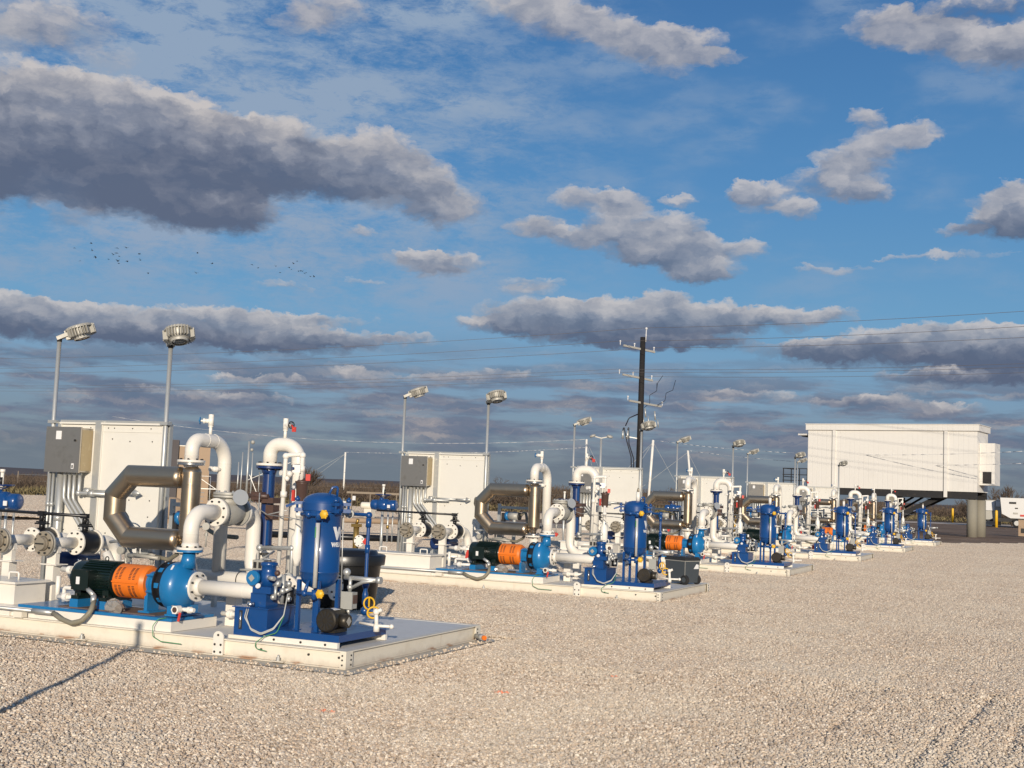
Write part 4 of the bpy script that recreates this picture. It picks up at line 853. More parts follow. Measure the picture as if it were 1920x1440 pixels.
# ---- filter vessel on its little base
VX, VY = -.592, .41
t = kit('filter_vessel', (-.55, .5, .166), 'tall blue lettered filter vessel on legs', 'filter vessel', 'tall blue filter vessels')
mb = MB('blue_paint'); mb.bx(-.96, -.145, .10, .975, .222, .285); t.part('base_frame', mb)
mb = MB('white_paint'); mb.bx(-.97, -.15, .085, .125, .167, .221); mb.use('bolt')
for x in (-.85, -.55, -.28): hexnut(mb, (x, .085, .195), (0, -1, 0), .012, .008)
t.part('mounting_rail', mb)
mb = MB('white_paint'); mb.bx(-.97, -.135, .95, .99, .167, .221); t.part('mounting_rail', mb)
mb = MB('blue_paint'); mb.lathe((VX, VY, 0), (0, 0, 1), [(.665, .0), (.672, .055), (.695, .11), (.735, .160), (.785, .183), (.83, .188), (.832, .191), (.84, .191), (.842, .188), (1.38, .188), (1.385, .193), (1.395, .193), (1.40, .188), (1.42, .188)], 48, False); sh = t.part('shell', mb)
mb = MB('blue_paint'); mb.sharp((VX, VY, 1.42), (0, 0, 1), [(0, .188), (.002, .200), (.075, .200), (.08, .196)], 48, False); mb.lathe((VX, VY, 1.50), (0, 0, 1), [(0, .196), (.025, .189), (.055, .162), (.08, .112), (.092, .056), (.095, .0)], 48, False)
mb.tube([(VX+.07, VY-.03, 1.56), (VX+.10, VY+.0, 1.65), (VX+.14, VY+.03, 1.66), (VX+.13, VY+.04, 1.55)], .012, .02, 10); t.part('lid', mb)
for a in (-150, -28, 32, 90, 150):
    mb = MB('blue_paint')
    u = Vector((math.cos(R(a)), math.sin(R(a)), 0)); c = Vector((VX, VY, 1.47)); v_ = Vector((-u.y, u.x, 0))
    mb.beam(c+u*.185+Vector((0, 0, .02)), c+u*.27+Vector((0, 0, .02)), .05, .03); mb.beam(c+u*.185-Vector((0, 0, .045)), c+u*.27-Vector((0, 0, .045)), .05, .035)
    mb.cyl(c+u*.247-Vector((0, 0, .075)), c+u*.247+Vector((0, 0, .085)), .013, n=10); mb.cyl(c+u*.247+Vector((0, 0, .04)), c+u*.247+Vector((0, 0, .07)), .026, n=8)
    if a == -150: mb.beam((VX-.22, VY-.08, 1.50), (VX-.34, VY-.12, 1.45), .04, .025)
    t.part('lid_clamp', mb)
for dx, dy in ((-.13, -.14), (.10, -.16), (.13, .14), (-.12, .14)):
    mb = MB('blue_paint'); mb.beam((VX+dx, VY+dy, .285), (VX+dx, VY+dy, .76), .035, .035); mb.bx(VX+dx-.03, VX+dx+.03, VY+dy-.03, VY+dy+.03, .285, .292); t.part('leg', mb)
mb = MB('sight'); mb.cyl((-.487, .175, .70), (-.487, .175, 1.31), .021, n=18); mb.use('wire_green'); mb.box((-.497, .1535, 1.22), (.012, .003, .10)); sg = t.part('sight_glass', mb)
for z, zk in ((1.385, 1.40), (.64, .605)):
    mb = MB('blue_paint'); mb.cyl((-.69, .19, z), (-.40, .16, z), .018, n=12); mb.cyl((-.487, .175, z-.05), (-.487, .175, z+.04), .027, n=12); mb.ball((-.60, .18, z), .032, 12); mb.cyl((-.60, .18, z), (VX, VY-.18, z+(.0 if z > 1 else .12)), .018, n=10); gv = t.part('gauge_valve', mb)
    mb = MB('yellow' if z > 1 else 'yellow'); mb.lathe((-.40, .14, z+.01), (.25, -.95, 0), [(0, .0), (0, .036), (.01, .042), (.022, .036), (.024, 0)], 12, False)
    for k in range(6): mb.ball(Vector((-.395, .125, z+.01))+Vector((math.cos(k*1.047)*.038, 0, math.sin(k*1.047)*.038)), .010, 6)
    t.part('knob', mb, gv)
# lettering wrapped round the shell, facing along +x
def wrap_text(txt, size, z0, bold, ang0=0):
    cu = bpy.data.curves.new('lettering', 'FONT'); cu.body = txt; cu.size = size; cu.align_x = 'CENTER'; cu.offset = bold; cu.resolution_u = 3
    o = bpy.data.objects.new('tmp', cu); COL.objects.link(o); bpy.context.view_layer.update()
    dg = bpy.context.evaluated_depsgraph_get(); me = bpy.data.meshes.new_from_object(o.evaluated_get(dg)); bpy.data.objects.remove(o)
    import bmesh
    bm = bmesh.new(); bm.from_mesh(me)
    bmesh.ops.subdivide_edges(bm, edges=[e for e in bm.edges if e.calc_length() > .015], cuts=3)
    for v in bm.verts:
        a = R(ang0)+v.co.x/.1895; v.co = Vector((VX+.1895*math.cos(a), VY+.1895*math.sin(a), z0+v.co.y))-t.base
    bm.to_mesh(me); bm.free(); me.materials.append(MAT['label_white'])
    return me
for txt, size, z0, bo in (('W', .15, 1.16, .012), ('WELKER', .055, 1.085, .0035)):
    me = wrap_text(txt, size, z0, bo, 6); lo = bpy.data.objects.new('lettering', me); COL.objects.link(lo); lo.parent = t.o
mb = MB('motor_bronze'); mb.sharp((-.345, .165, .405), (0, 1, 0), [(0, .0), (0, .095), (.012, .108), (.05, .112), (.06, .112), (.062, .098), (.26, .098), (.27, .08), (.30, .08)], 32)
mb.bx(-.42, -.27, .22, .44, .288, .32)
mb.use('steel_dark')
for k in range(12):
    u = Vector((math.cos(k*PI/6), 0, math.sin(k*PI/6))); mb.beam(Vector((-.345, .162, .405))+u*.03, Vector((-.345, .162, .405))+u*.088, .012, .004, up=(0, 1, 0))
mb.use('label_white'); mb.box((-.33, .30, .504), (.07, .09, .004), M=Matrix.Rotation(.12, 3, 'Y'))
pm = t.part('circulation_motor', mb)
mb = MB('motor_bronze'); mb.cyl((-.27, .30, .40), (-.17, .30, .40), .062, n=22); mb.use('cast_grey'); mb.box((-.168, .30, .40), (.004, .06, .06), M=Matrix.Rotation(R(45), 3, 'X')); t.part('conduit_box', mb, pm)
mb = MB('grey_box'); mb.bx(-.345, -.235, .45, .54, .50, .655); mb.bx(-.352, -.228, .435, .45, .495, .66); mb.use('brown'); mb.bx(-.236, -.225, .46, .53, .55, .63); mb.use('galv'); mb.cyl((-.29, .48, .44), (-.29, .48, .50), .018, n=10); mb.cyl((-.29, .49, .655), (-.29, .49, .80), .018, n=10); mb.ball((-.29, .49, .70), .03, 10); t.part('switch_box', mb)
mb = MB('galv'); mb.tube([(-.36, .50, .79), (.02, .50, .785)], .022, 0, 12); mb.tube([(-.27, .50, .70), (-.15, .49, .76), (.0, .50, .785)], .018, .04, 12); mb.cyl((.0, .50, .785), (.045, .50, .785), .034, n=14); mb.ball((-.34, .50, .84), .04, 12); t.part('conduit', mb)
mb = MB('blue_paint'); mb.tube([(-.46, .75, 1.395), (-.271, .75, 1.392), (-.271, .75, .50), (-.10, .70, .45)], .018, .03, 14, 5); mb.ball((-.271, .75, 1.39), .034, 12); mb.cyl((-.271, .75, 1.27), (-.271, .75, 1.36), .028, n=12); mb.cyl((-.271, .75, 1.02), (-.271, .75, 1.10), .026, n=12)
mb.lathe((-.27, .75, .52), (0, 0, 1), [(0, .03), (.10, .03), (.14, .02), (.18, .035), (.20, .035), (.22, .015)], 14); mb.ball((-.26, .74, .46), .045, 12); t.part('drain_pipe', mb)
mb = MB('yellow'); mb.torus((-.215, .74, .535), (.8, -.5, .1), .058, .009, 20, 8); mb.beam((-.215, .74, .48), (-.215, .74, .59), .012, .012); t.part('yellow_handwheel', mb)
mb = MB('yellow'); mb.torus((-.14, .70, .455), (.3, -.8, .5), .058, .010, 20, 8); mb.beam((-.19, .70, .45), (-.09, .70, .46), .012, .012); t.part('yellow_handwheel', mb)
mb = MB('galv'); mb.cyl((-.46, .70, 1.396), (-.455, .68, 1.396), .046, n=24); mb.cyl((-.56, .62, 1.396), (-.45, .72, 1.396), .014, n=10); mb.ball((-.52, .65, 1.396), .028, 10); mb.cyl((-.49, .62, 1.55), (-.45, .60, .5), .006, n=6); mb.use('pvc'); mb.bx(-.53, -.46, .58, .60, 1.24, 1.36); mb.cyl((-.47, .6, 1.42), (-.47, .6, 1.52), .022, n=10); t.part('pressure_gauge', mb)
mb = MB('pvc'); mb.cyl((-.05, .60, .47), (-.04, .60, .33), .020, n=12); mb.ball((-.05, .60, .475), .034, 10); mb.cyl((-.05, .60, .475), (.0, .62, .50), .02, n=10); mb.tube([(-.23, .60, .36), (-.04, .60, .345), (.12, .60, .35)], .014, .02, 10); mb.ball((.125, .60, .35), .024, 10); mb.cyl((-.04, .60, .29), (-.04, .60, .36), .03, n=12); t.part('plastic_drain', mb)
# clear breather cap on every vessel but the nearest
t = kit('breather_cap', (-.592, .41, 1.595), 'clear breather pipe atop the blue vessel', 'vent', 'clear vent caps', only=[1, 2, 3, 4, 5])
mb = MB('pvc'); mb.cyl((-.56, .41, 1.59), (-.56, .41, 1.74), .033, n=16); mb.use('flange_tan'); mb.cyl((-.56, .41, 1.74), (-.555, .41, 1.80), .026, .02, n=12); t.part('pipe', mb)

# ---- metering runs on the left: blind flange, spool, butterfly valve
for nm, x in (('right', -4.38), ('left', -5.04)):
    t = kit('valve_run', (x, 1.0, .17), '%s white pipe with black butterfly valve' % ('right' if nm == 'right' else 'left'), 'pipe', 'white pipe runs with black valves')
    zc = .893; mb = MB('white_paint'); mb.tube([(x, .70, zc), (x, 1.15, zc)], .062, 0, 24); mb.flange((x, 1.16, zc), (0, 1, 0), .142, .026, 8); t.part('pipe_spool', mb)
    mb = MB('flange_tan'); mb.flange((x, .68, zc), (0, 1, 0), .138, .03, 8, br=.013); mb.sharp((x, .665, zc), (0, -1, 0), [(0, .085), (.02, .072), (.05, .070), (.05, .0)], 28); mb.use('bolt'); mb.box((x, .61, zc), (.12, .012, .014)); mb.use('cast_grey'); mb.flange((x, .71, zc), (0, 1, 0), .140, .022, 8, br=.006); t.part('plug_flange', mb)
    mb = MB('black'); mb.lathe((x, 1.185, zc), (0, 1, 0), [(0, .10), (0, .125), (.02, .135), (.13, .138), (.22, .135), (.25, .125), (.25, .10)], 28); mb.cyl((x, 1.30, zc+.12), (x, 1.30, zc+.19), .035, n=12); mb.box((x, 1.30, zc+.185), (.15, .09, .018)); mb.box((x, 1.30, zc+.205), (.12, .08, .015)); mb.cyl((x-.04, 1.30, zc+.2), (x-.035, 1.30, zc+.27), .012, n=6); mb.cyl((x+.04, 1.30, zc+.2), (x+.035, 1.30, zc+.27), .012, n=6); mb.cyl((x, 1.29, zc+.2), (x, 1.29, zc+.31), .022, n=10); mb.box((x, 1.285, zc+.30), (.085, .055, .05)); t.part('butterfly_valve', mb)
    mb = MB('white_paint'); mb.flange((x, 1.455, zc), (0, 1, 0), .142, .03, 8); mb.tube([(x, 1.46, zc), (x+.02, 1.78, zc), (x+.06, 1.80, .40), (x+.6, 1.80, .38)], .075, .17, 20, 7); t.part('elbow', mb)
    mb = MB('white_paint'); mb.bx(x-.035, x+.075, .77, .88, .264 if True else .166, .655); mb.bx(x-.09, x+.14, .74, .92, .655, .667); mb.bx(x-.05, x+.08, .79, .85, .667, .79); mb.bx(x-.07, x-.035, .80, .85, .79, .86); mb.bx(x+.06, x+.095, .80, .85, .79, .86); t.part('support_post', mb)
t = kit('actuator', (-6.15, 1.8, 1.15), 'blue electric actuator with black linkage bar', 'valve actuator', 'blue electric valve actuators')
mb = MB('blue_paint'); mb.lathe((-6.42, 1.72, 1.30), (1, .05, 0), [(0, .0), (0, .07), (.02, .095), (.12, .10), (.14, .085), (.16, .085), (.18, .12), (.34, .12), (.36, .09), (.38, .09), (.40, .10), (.52, .10), (.54, .07), (.54, 0)], 24, False); mb.cyl((-6.10, 1.62, 1.30), (-6.10, 1.84, 1.30), .085, n=18); mb.cyl((-6.2, 1.72, 1.38), (-6.2, 1.72, 1.44), .04, n=12); mb.use('label_white'); mb.box((-5.98, 1.615, 1.28), (.06, .01, .06)); t.part('body', mb)
mb = MB('navy_paint'); mb.torus((-6.17, 1.72, 1.50), (0, 0, 1), .15, .010, 24, 8)
for a in (0, 2.1, 4.2): mb.cyl((-6.17, 1.72, 1.44), (-6.17+.15*math.cos(a), 1.72+.15*math.sin(a), 1.50), .009, n=6)
t.part('handwheel', mb)
mb = MB('pvc'); mb.cyl((-6.17, 1.72, 1.45), (-6.17, 1.72, 1.66), .022, n=12); mb.cyl((-6.17, 1.72, 1.66), (-6.17, 1.72, 1.70), .032, n=12); mb.use('black'); mb.cyl((-6.08, 1.62, 1.50), (-6.08, 1.62, 1.60), .018, n=8); t.part('position_stem', mb)
mb = MB('black'); mb.cyl((-6.05, 1.31, 1.205), (-4.33, 1.27, 1.195), .019, n=10); mb.box((-5.04, 1.29, 1.20), (.10, .05, .05)); mb.box((-4.38, 1.28, 1.197), (.10, .05, .05)); t.part('linkage_bar', mb)
mb = MB('galv'); mb.cyl((-6.17, 1.72, 1.24), (-6.17, 1.72, .17), .028, n=12); mb.cyl((-6.02, 1.68, 1.22), (-6.02, 1.68, .60), .018, n=10); mb.cyl((-5.95, 1.74, 1.20), (-5.95, 1.74, .60), .014, n=10); mb.use('brass'); mb.cyl((-6.02, 1.68, .85), (-6.02, 1.68, .92), .028, n=10); t.part('pipe_stand', mb)
t = kit('brass_strainer', (-6.45, 1.3, .17), 'upright brass strainer at the left end', 'strainer', 'brass strainers')
mb = MB('brass'); mb.cyl((-6.45, 1.25, .30), (-6.45, 1.25, .88), .055, n=18); mb.box((-6.45, 1.25, .90), (.16, .13, .06)); mb.cyl((-6.45, 1.25, .93), (-6.42, 1.25, 1.02), .03, n=12); t.part('strainer_body', mb)
mb = MB('pvc'); mb.flange((-6.25, 1.05, .62), (0, 1, 0), .11, .025, 6); mb.cyl((-6.25, 1.05, .62), (-6.25, 1.3, .62), .05, n=16); t.part('flange', mb)
mb = MB('red'); mb.box((-6.05, .95, .62), (.09, .03, .09), M=Matrix.Rotation(.7, 3, 'Y')); t.part('red_handle', mb)

# ---- white sump box with handles
t = kit('sump_box', (-4.95, .4, .17), 'white lidded steel box with two handles', 'box', 'white lidded boxes')
mb = MB('white_paint'); mb.bx(-5.62, -4.27, .20, .64, .263, .478); t.part('box', mb)
mb = MB('white_paint'); mb.bx(-5.66, -4.235, .165, .675, .478, .502); t.part('lid', mb)
for x in (-5.35, -4.52):
    mb = MB('pvc'); mb.tube([(x-.07, .42, .50), (x-.07, .42, .58), (x+.07, .42, .58), (x+.07, .42, .50)], .011, .02, 8, 4); t.part('handle', mb)

# ---- front conduit and flexible hose to the motor
t = kit('motor_conduit', (-4.2, -.02, .2), 'grey front conduit with drooping motor hose', 'conduit', 'grey motor conduits')
mb = MB('galv'); mb.cyl((-6.7, -.02, .245), (-3.50, -.02, .25), .019, n=12); mb.cyl((-3.78, -.02, .25), (-3.52, -.02, .25), .026, n=12); t.part('conduit', mb)
mb = MB('beam_paint'); mb.bx(-4.02, -3.90, -.045, .03, .17, .228); t.part('bracket', mb)
mb = MB('hose'); mb.tube([(-3.50, -.02, .25), (-3.36, -.03, .21), (-3.20, -.04, .165), (-3.06, -.03, .20), (-3.03, .02, .29), (-3.14, .10, .36), (-3.345, .10, .42)] if False else [(-3.50, -.02, .25), (-3.38, -.03, .20), (-3.22, -.05, .17), (-3.10, -.04, .20), (-3.02, .0, .30), (-3.06, .08, .40)], .026, .09, 14, 6); mb.use('galv'); mb.cyl((-3.06, .07, .38), (-3.08, .09, .45), .03, n=12); mb.cyl((-3.08, .09, .45), (-3.20, .12, .51), .024, n=12); t.part('hose', mb)
# small instrument cluster between motor and manifold
t = kit('manifold_fittings', (-3.9, 1.1, .17), 'small white valve cluster left of the motor', 'fittings', 'clusters of small valves')
rr = random.Random(8); mb = MB('pvc')
for (a, b_, r_) in (((-4.2, .8, .62), (-3.7, .8, .60), .03), ((-4.1, 1.0, .45), (-3.6, 1.0, .45), .035), ((-3.95, .5, .35), (-3.6, .5, .36), .025), ((-4.15, .7, .55), (-4.15, .7, .30), .025), ((-3.95, 1.2, .80), (-3.75, 1.2, .50), .05), ((-4.0, 1.6, .7), (-4.0, 1.6, .3), .06)): mb.cyl(a, b_, r_, n=14)
for c in ((-4.05, .75, .62), (-3.9, .8, .62), (-3.85, .5, .355), (-3.72, 1.0, .45), (-4.1, 1.0, .46)): hexnut(mb, c, (1, 0, 0), .05, .04); mb.ball(c, .045, 12)
t.part('plastic_valves', mb)
mb = MB('cast_grey')
for (a, b_, r_) in (((-3.75, 1.35, 1.0), (-3.75, 1.35, .70), .03), ((-3.72, 1.3, .78), (-3.3, 1.27, .79), .025), ((-3.55, 1.2, .80), (-3.2, 1.2, .78), .022)): mb.cyl(a, b_, r_, n=12)
mb.ball((-3.75, 1.35, 1.0), .055, 14); mb.ball((-3.75, 1.35, .78), .05, 14); mb.ball((-3.35, 1.27, .79), .05, 12); mb.cyl((-3.35, 1.27, .79), (-3.35, 1.27, .70), .02, n=8); t.part('conduit_elbows', mb)
mb = MB('hose'); mb.tube([(-3.80, 1.35, 1.03), (-3.86, 1.4, 1.20), (-3.98, 1.3, 1.40), (-3.88, 1.12, 1.52), (-3.7, 1.05, 1.50)], .028, .09, 12); mb.tube([(-3.3, 1.27, .79), (-3.1, 1.25, .77), (-2.95, 1.2, .84), (-2.9, 1.15, .90)], .024, .08, 12); t.part('hose', mb)
mb = MB('red'); mb.box((-3.80, .72, .50), (.055, .05, .13), M=Matrix.Rotation(.15, 3, 'Y')); mb.cyl((-3.80, .72, .55), (-3.80, .72, .60), .02, n=8); t.part('red_bottle_tag', mb)
mb = MB('wire_grey')
for k in range(7):
    p0 = Vector((-3.95+rr.uniform(-.15, .25), .9+rr.uniform(-.2, .2), .62)); mb.tube([p0+Vector((rr.uniform(-.1, .1), 0, rr.uniform(-.1, .12))) for _ in range(5)], .006, .03, 6)
t.part('loose_wire', mb)
mb = MB('navy_paint'); mb.lathe((-4.70, 1.15, .66), (.15, 1, 0), [(0, .08), (0, .11), (.6, .11)], 24); t.part('dark_pipe', mb)
mb = MB('pvc'); mb.torus((-4.0, 1.65, 1.0), (.3, -1, .1), .13, .008, 24, 6); mb.torus((-4.02, 1.63, .97), (.1, -1, .3), .11, .008, 24, 6); t.part('cable_coil', mb)
mb = MB('galv'); mb.tube([(-3.95, 1.25, .92), (-3.75, 1.22, .95), (-3.5, 1.2, .93), (-3.5, 1.2, .80)], .018, .03, 10); mb.cyl((-3.62, 1.21, .90), (-3.56, 1.21, .90), .038, n=8); mb.box((-3.42, 1.25, .86), (.10, .08, .09)); t.part('junction_box', mb)
mb = MB('cast_grey'); mb.cyl((-3.92, 1.5, .3), (-3.92, 1.5, 1.0), .022, n=10); mb.ball((-3.92, 1.5, 1.0), .05, 12); mb.cyl((-3.92, 1.44, .82), (-3.92, 1.38, .82), .045, n=18); t.part('gauge_riser', mb)
mb = MB('pvc'); mb.tube([(-3.98, .62, .20), (-3.98, .62, .44), (-3.72, .58, .44), (-3.66, .5, .42)], .022, .03, 12); hexnut(mb, (-3.98, .62, .34), (0, 0, 1), .036, .03); mb.ball((-3.72, .58, .44), .034, 10); t.part('drain_line', mb)
t = kit('loop_drain_valves', (-1.75, .8, .17), 'low white drain valves left of the blue tank', 'fittings', 'white drain valves')
mb = MB('pvc'); mb.cyl((-2.0, .80, .30), (-1.55, .80, .30), .026, n=12)
for x in (-1.92, -1.78, -1.64): hexnut(mb, (x, .80, .30), (1, 0, 0), .048, .045); mb.ball((x+.02, .80, .30), .045, 12)
mb.cyl((-1.55, .62, .40), (-1.0, .66, .40), .03, n=12); t.part('valve_line', mb)
mb = MB('red'); mb.bx(-1.50, -1.42, .60, .64, .28, .42); t.part('red_tag', mb)
mb = MB('white_paint'); mb.bx(-2.02, -1.90, .88, 1.0, .166, .47); mb.bx(-2.08, -1.84, .84, 1.04, .47, .482); t.part('support_post', mb)

# ---- control panel with backboards and conduits
t = kit('control_panel', (-5.35, 2.72, .17), 'white backboard with steel control box', 'control panel', 'white backboards with control boxes')
def board(x0, x1):
    m = MB('panel_white'); m.bx(x0, x1, 2.70, 2.715, .70, 2.345); m.bx(x0, x1, 2.66, 2.70, 2.335, 2.36)
    m.bx(x0+.01, x1-.01, 2.692, 2.70, 2.24, 2.247); m.bx(x0, x0+.012, 2.685, 2.70, .70, 2.335); m.bx(x1-.012, x1, 2.685, 2.70, .70, 2.335)
    m.use('bolt')
    rb = random.Random(int(x0*100))
    for i in range(3):
        for z in (2.15, 1.35, 1.18, .95): xx, zz = x0+.15+i*(x1-x0-.3)/2+rb.uniform(-.04, .04), z+rb.uniform(-.03, .03); m.cyl((xx, 2.70, zz), (xx, 2.695, zz), .009, n=8)
    for i in range(3): m.cyl((x0+.2+i*.3, 2.70, 2.29), (x0+.2+i*.3, 2.694, 2.29), .008, n=8)
    return m
t.part('backboard', board(-5.50, -4.50)); t.part('backboard', board(-6.20, -5.60))
mb = MB('galv'); mb.bx(-5.60, -5.50, 2.67, 2.73, .166, 2.38); mb.bx(-6.30, -6.22, 2.73, 2.79, .166, 2.36); mb.bx(-4.47, -4.42, 2.73, 2.79, .166, 2.36); mb.bx(-6.25, -4.42, 2.72, 2.76, 2.365, 2.39); mb.bx(-6.25, -4.42, 2.72, 2.76, 1.38, 1.43); t.part('strut_frame', mb)
mb = MB('stainless_plate'); mb.bx(-6.22, -5.655, 2.49, 2.695, 1.70, 2.275); en = t.part('control_box', mb)
mb = MB('stainless_plate'); mb.bx(-6.235, -5.645, 2.466, 2.489, 1.69, 2.285); mb.use('label_white'); mb.bx(-6.06, -5.97, 2.462, 2.466, 2.12, 2.23); mb.bx(-5.77, -5.73, 2.462, 2.466, 1.74, 1.81); mb.use('bolt'); mb.bx(-5.76, -5.74, 2.460, 2.462, 1.75, 1.79); mb.cyl((-5.73, 2.466, 2.11), (-5.73, 2.45, 2.11), .015, n=10); t.part('box_door', mb, en)
mb = MB('tape_tan'); mb.bx(-5.654, -5.648, 2.50, 2.69, 1.72, 2.25); t.part('side_cover', mb, en)
mb = MB('galv'); mb.cyl((-6.06, 2.60, 1.70), (-6.06, 2.60, .166), .048, n=18); mb.cyl((-6.06, 2.60, 1.13), (-6.06, 2.60, 1.05), .055, n=18); t.part('large_conduit', mb)
for k, x in enumerate((-5.97, -5.89, -5.81, -5.72)):
    mb = MB('galv'); mb.cyl((x, 2.58, 1.70), (x, 2.58, 1.66), .030, n=10)
    if k < 3: mb.tube([(x, 2.58, 1.68), (x, 2.58, 1.35), (x+.55, 2.54, .78), (x+.55, 2.5, .45)], .023, .12, 12, 6)
    else: mb.tube([(x, 2.58, 1.68), (x, 2.58, 1.43), (-5.20, 2.60, 1.43)], .023, .03, 12, 5); mb.ball((x, 2.58, 1.43), .04, 12); mb.cyl((-5.56, 2.60, 1.43), (-5.48, 2.60, 1.43), .04, n=12)
    t.part('conduit', mb)
for x in (-6.20, -6.14):
    mb = MB('galv'); mb.cyl((x, 2.55, 1.68), (x, 2.55, .3), .018, n=10); mb.cyl((x, 2.55, 1.3), (x, 2.55, 1.24), .028, n=10); t.part('conduit', mb)
mb = MB('galv'); mb.tube([(-5.05, 2.62, 1.46), (-4.80, 2.58, 1.46)], .022, 0, 10); mb.lathe((-4.80, 2.58, 1.46), (1, 0, 0), [(0, .05), (.10, .0)], 10); mb.lathe((-5.60, 2.62, 1.46), (-1, 0, 0), [(-.04, .045), (.05, .045)], 10); mb.cyl((-5.55, 2.62, 1.46), (-5.05, 2.62, 1.46), .022, n=10); t.part('junction_fitting', mb)
# transmitter stand behind the meter
t = kit('transmitter_stand', (-3.6, 2.2, .17), 'transmitter stand behind the stainless meter', 'transmitter', 'transmitter stands')
mb = MB('galv'); mb.bx(-3.98, -3.93, 2.28, 2.33, .166, 1.42); mb.bx(-3.28, -3.23, 2.28, 2.33, .166, 1.42); mb.bx(-3.93, -3.28, 2.28, 2.33, 1.33, 1.38); t.part('strut_frame', mb)
mb = MB('pump_blue'); mb.cyl((-3.74, 2.16, 1.20), (-3.68, 2.16, 1.20), .085, n=22); mb.use('cast_grey'); mb.cyl((-3.68, 2.16, 1.20), (-3.48, 2.16, 1.20), .075, n=22); mb.use('steel_dark'); mb.cyl((-3.48, 2.16, 1.20), (-3.45, 2.16, 1.20), .07, n=18); mb.use('galv'); mb.cyl((-3.57, 2.16, 1.28), (-3.57, 2.16, .60), .035, n=14); t.part('transmitter', mb)
mb = MB('hose'); mb.tube([(-3.45, 2.18, 1.22), (-3.36, 2.2, 1.30), (-3.30, 2.16, 1.08), (-3.1, 2.1, 1.02), (-2.75, 2.0, 1.02)], .026, .09, 12); mb.use('steel_dark'); mb.ball((-3.15, 2.2, 1.18), .06, 10); mb.bx(-3.86, -3.80, 2.2, 2.27, 1.0, 1.25); t.part('hose', mb)

# ---- floodlights
def floodlight(name, px_, py_, h, ang, desc, grp):
    t = kit(name, (px_, py_, .166), desc, 'floodlight', grp)
    u = Vector((math.cos(ang), math.sin(ang), 0)); ti = R(20)
    mb = MB('galv'); mb.cyl((px_, py_, .166), (px_, py_, h), .029, n=16); mb.use('steel_dark'); mb.cyl((px_, py_, h), (px_, py_, h+.05), .033, n=16); mb.use('galv'); mb.box((px_, py_, 2.36), (.12, .09, .04)); t.part('pole', mb)
    d = Vector((u.x*math.cos(ti), u.y*math.cos(ti), math.sin(ti)))      # arm direction
    ax = d.cross(Vector((-u.y, u.x, 0))).normalized()                    # lamp axis
    if ax.z > 0: ax = -ax                                                # points down at the lens
    c = Vector((px_, py_, h+.05))+d*.27+Vector((0, 0, .03))
    mb = MB('cast_grey'); mb.beam(Vector((px_, py_, h+.05))-d*.03, c-d*.05, .10, .05, up=ax)
    mb.lathe(c, ax, [(-.075, .0), (-.072, .10), (-.06, .16), (-.045, .185), (-.02, .186), (-.02, .186), (-.02, .150), (-.02, .150), (.06, .145), (.09, .12), (.095, .10)], 36, False)
    x, y, _ = ortho(ax)
    mb.use('cast_grey')
    for k in range(30):
        a = 2*PI*k/30; v = x*math.cos(a)+y*math.sin(a); w_ = ax.cross(v)
        if 6 < k % 10 < 9: continue
        mb.box(c+v*.17+ax*.02, (.060, .009, .125), M=Matrix((v, w_, ax)).transposed())
    hd = t.part('lamp_head', mb)
    mb = MB('cast_grey'); mb.sharp(c+ax*.09, ax, [(0, .098), (0, .112), (.035, .108), (.035, .092)], 30, False); mb.use('glass'); mb.lathe(c+ax*.09, ax, [(.02, .092), (.032, .05), (.036, .0)], 24, False); t.part('lens', mb, hd)
floodlight('floodlight', -6.344, 2.69, 3.44, R(33), 'finned grey floodlight, left panel pole,', 'floodlights on the left panel poles')
floodlight('floodlight', -4.462, 2.69, 3.33, R(-30), 'finned grey floodlight, right panel pole,', 'floodlights on the right panel poles')
spread()

# ================================================================== one-off things
poly('concrete_pad', [(-7.0, -.23), (.18, -.23), (.18, 3.02), (-7.0, 3.02)], -.002, 'concrete')
t = Thing('black_tub', (-2.95, 4.75, 0), 'large round black plastic tub with a thick rim behind the nearest skid', 'tub')
mb = MB('black_plastic'); mb.lathe((-2.95, 4.75, 0), (0, 0, 1), [(.0, .0), (.0, .30), (.02, .38), (.08, .43), (.62, .49)], 48, False); t.part('tub', mb)
mb = MB('black_plastic'); mb.lathe((-2.95, 4.75, 0), (0, 0, 1), [(.60, .49), (.60, .535), (.60, .535), (.72, .545), (.735, .535), (.735, .46), (.755, .44), (.79, .42), (.80, .0)], 48, False); t.part('lid', mb)
t = Thing('drain_nipple', (.16, 2.62, 0), 'short grey pipe stub with orange cap at the skid corner', 'pipe fitting')
mb = MB('galv'); mb.cyl((.02, 2.72, .06), (.16, 2.62, .06), .026, n=12); mb.cyl((.10, 2.66, .06), (.16, 2.62, .06), .036, n=8); t.part('pipe_stub', mb)
mb = MB('orange'); mb.cyl((.16, 2.62, .06), (.185, 2.60, .06), .026, n=12); t.part('cap', mb)
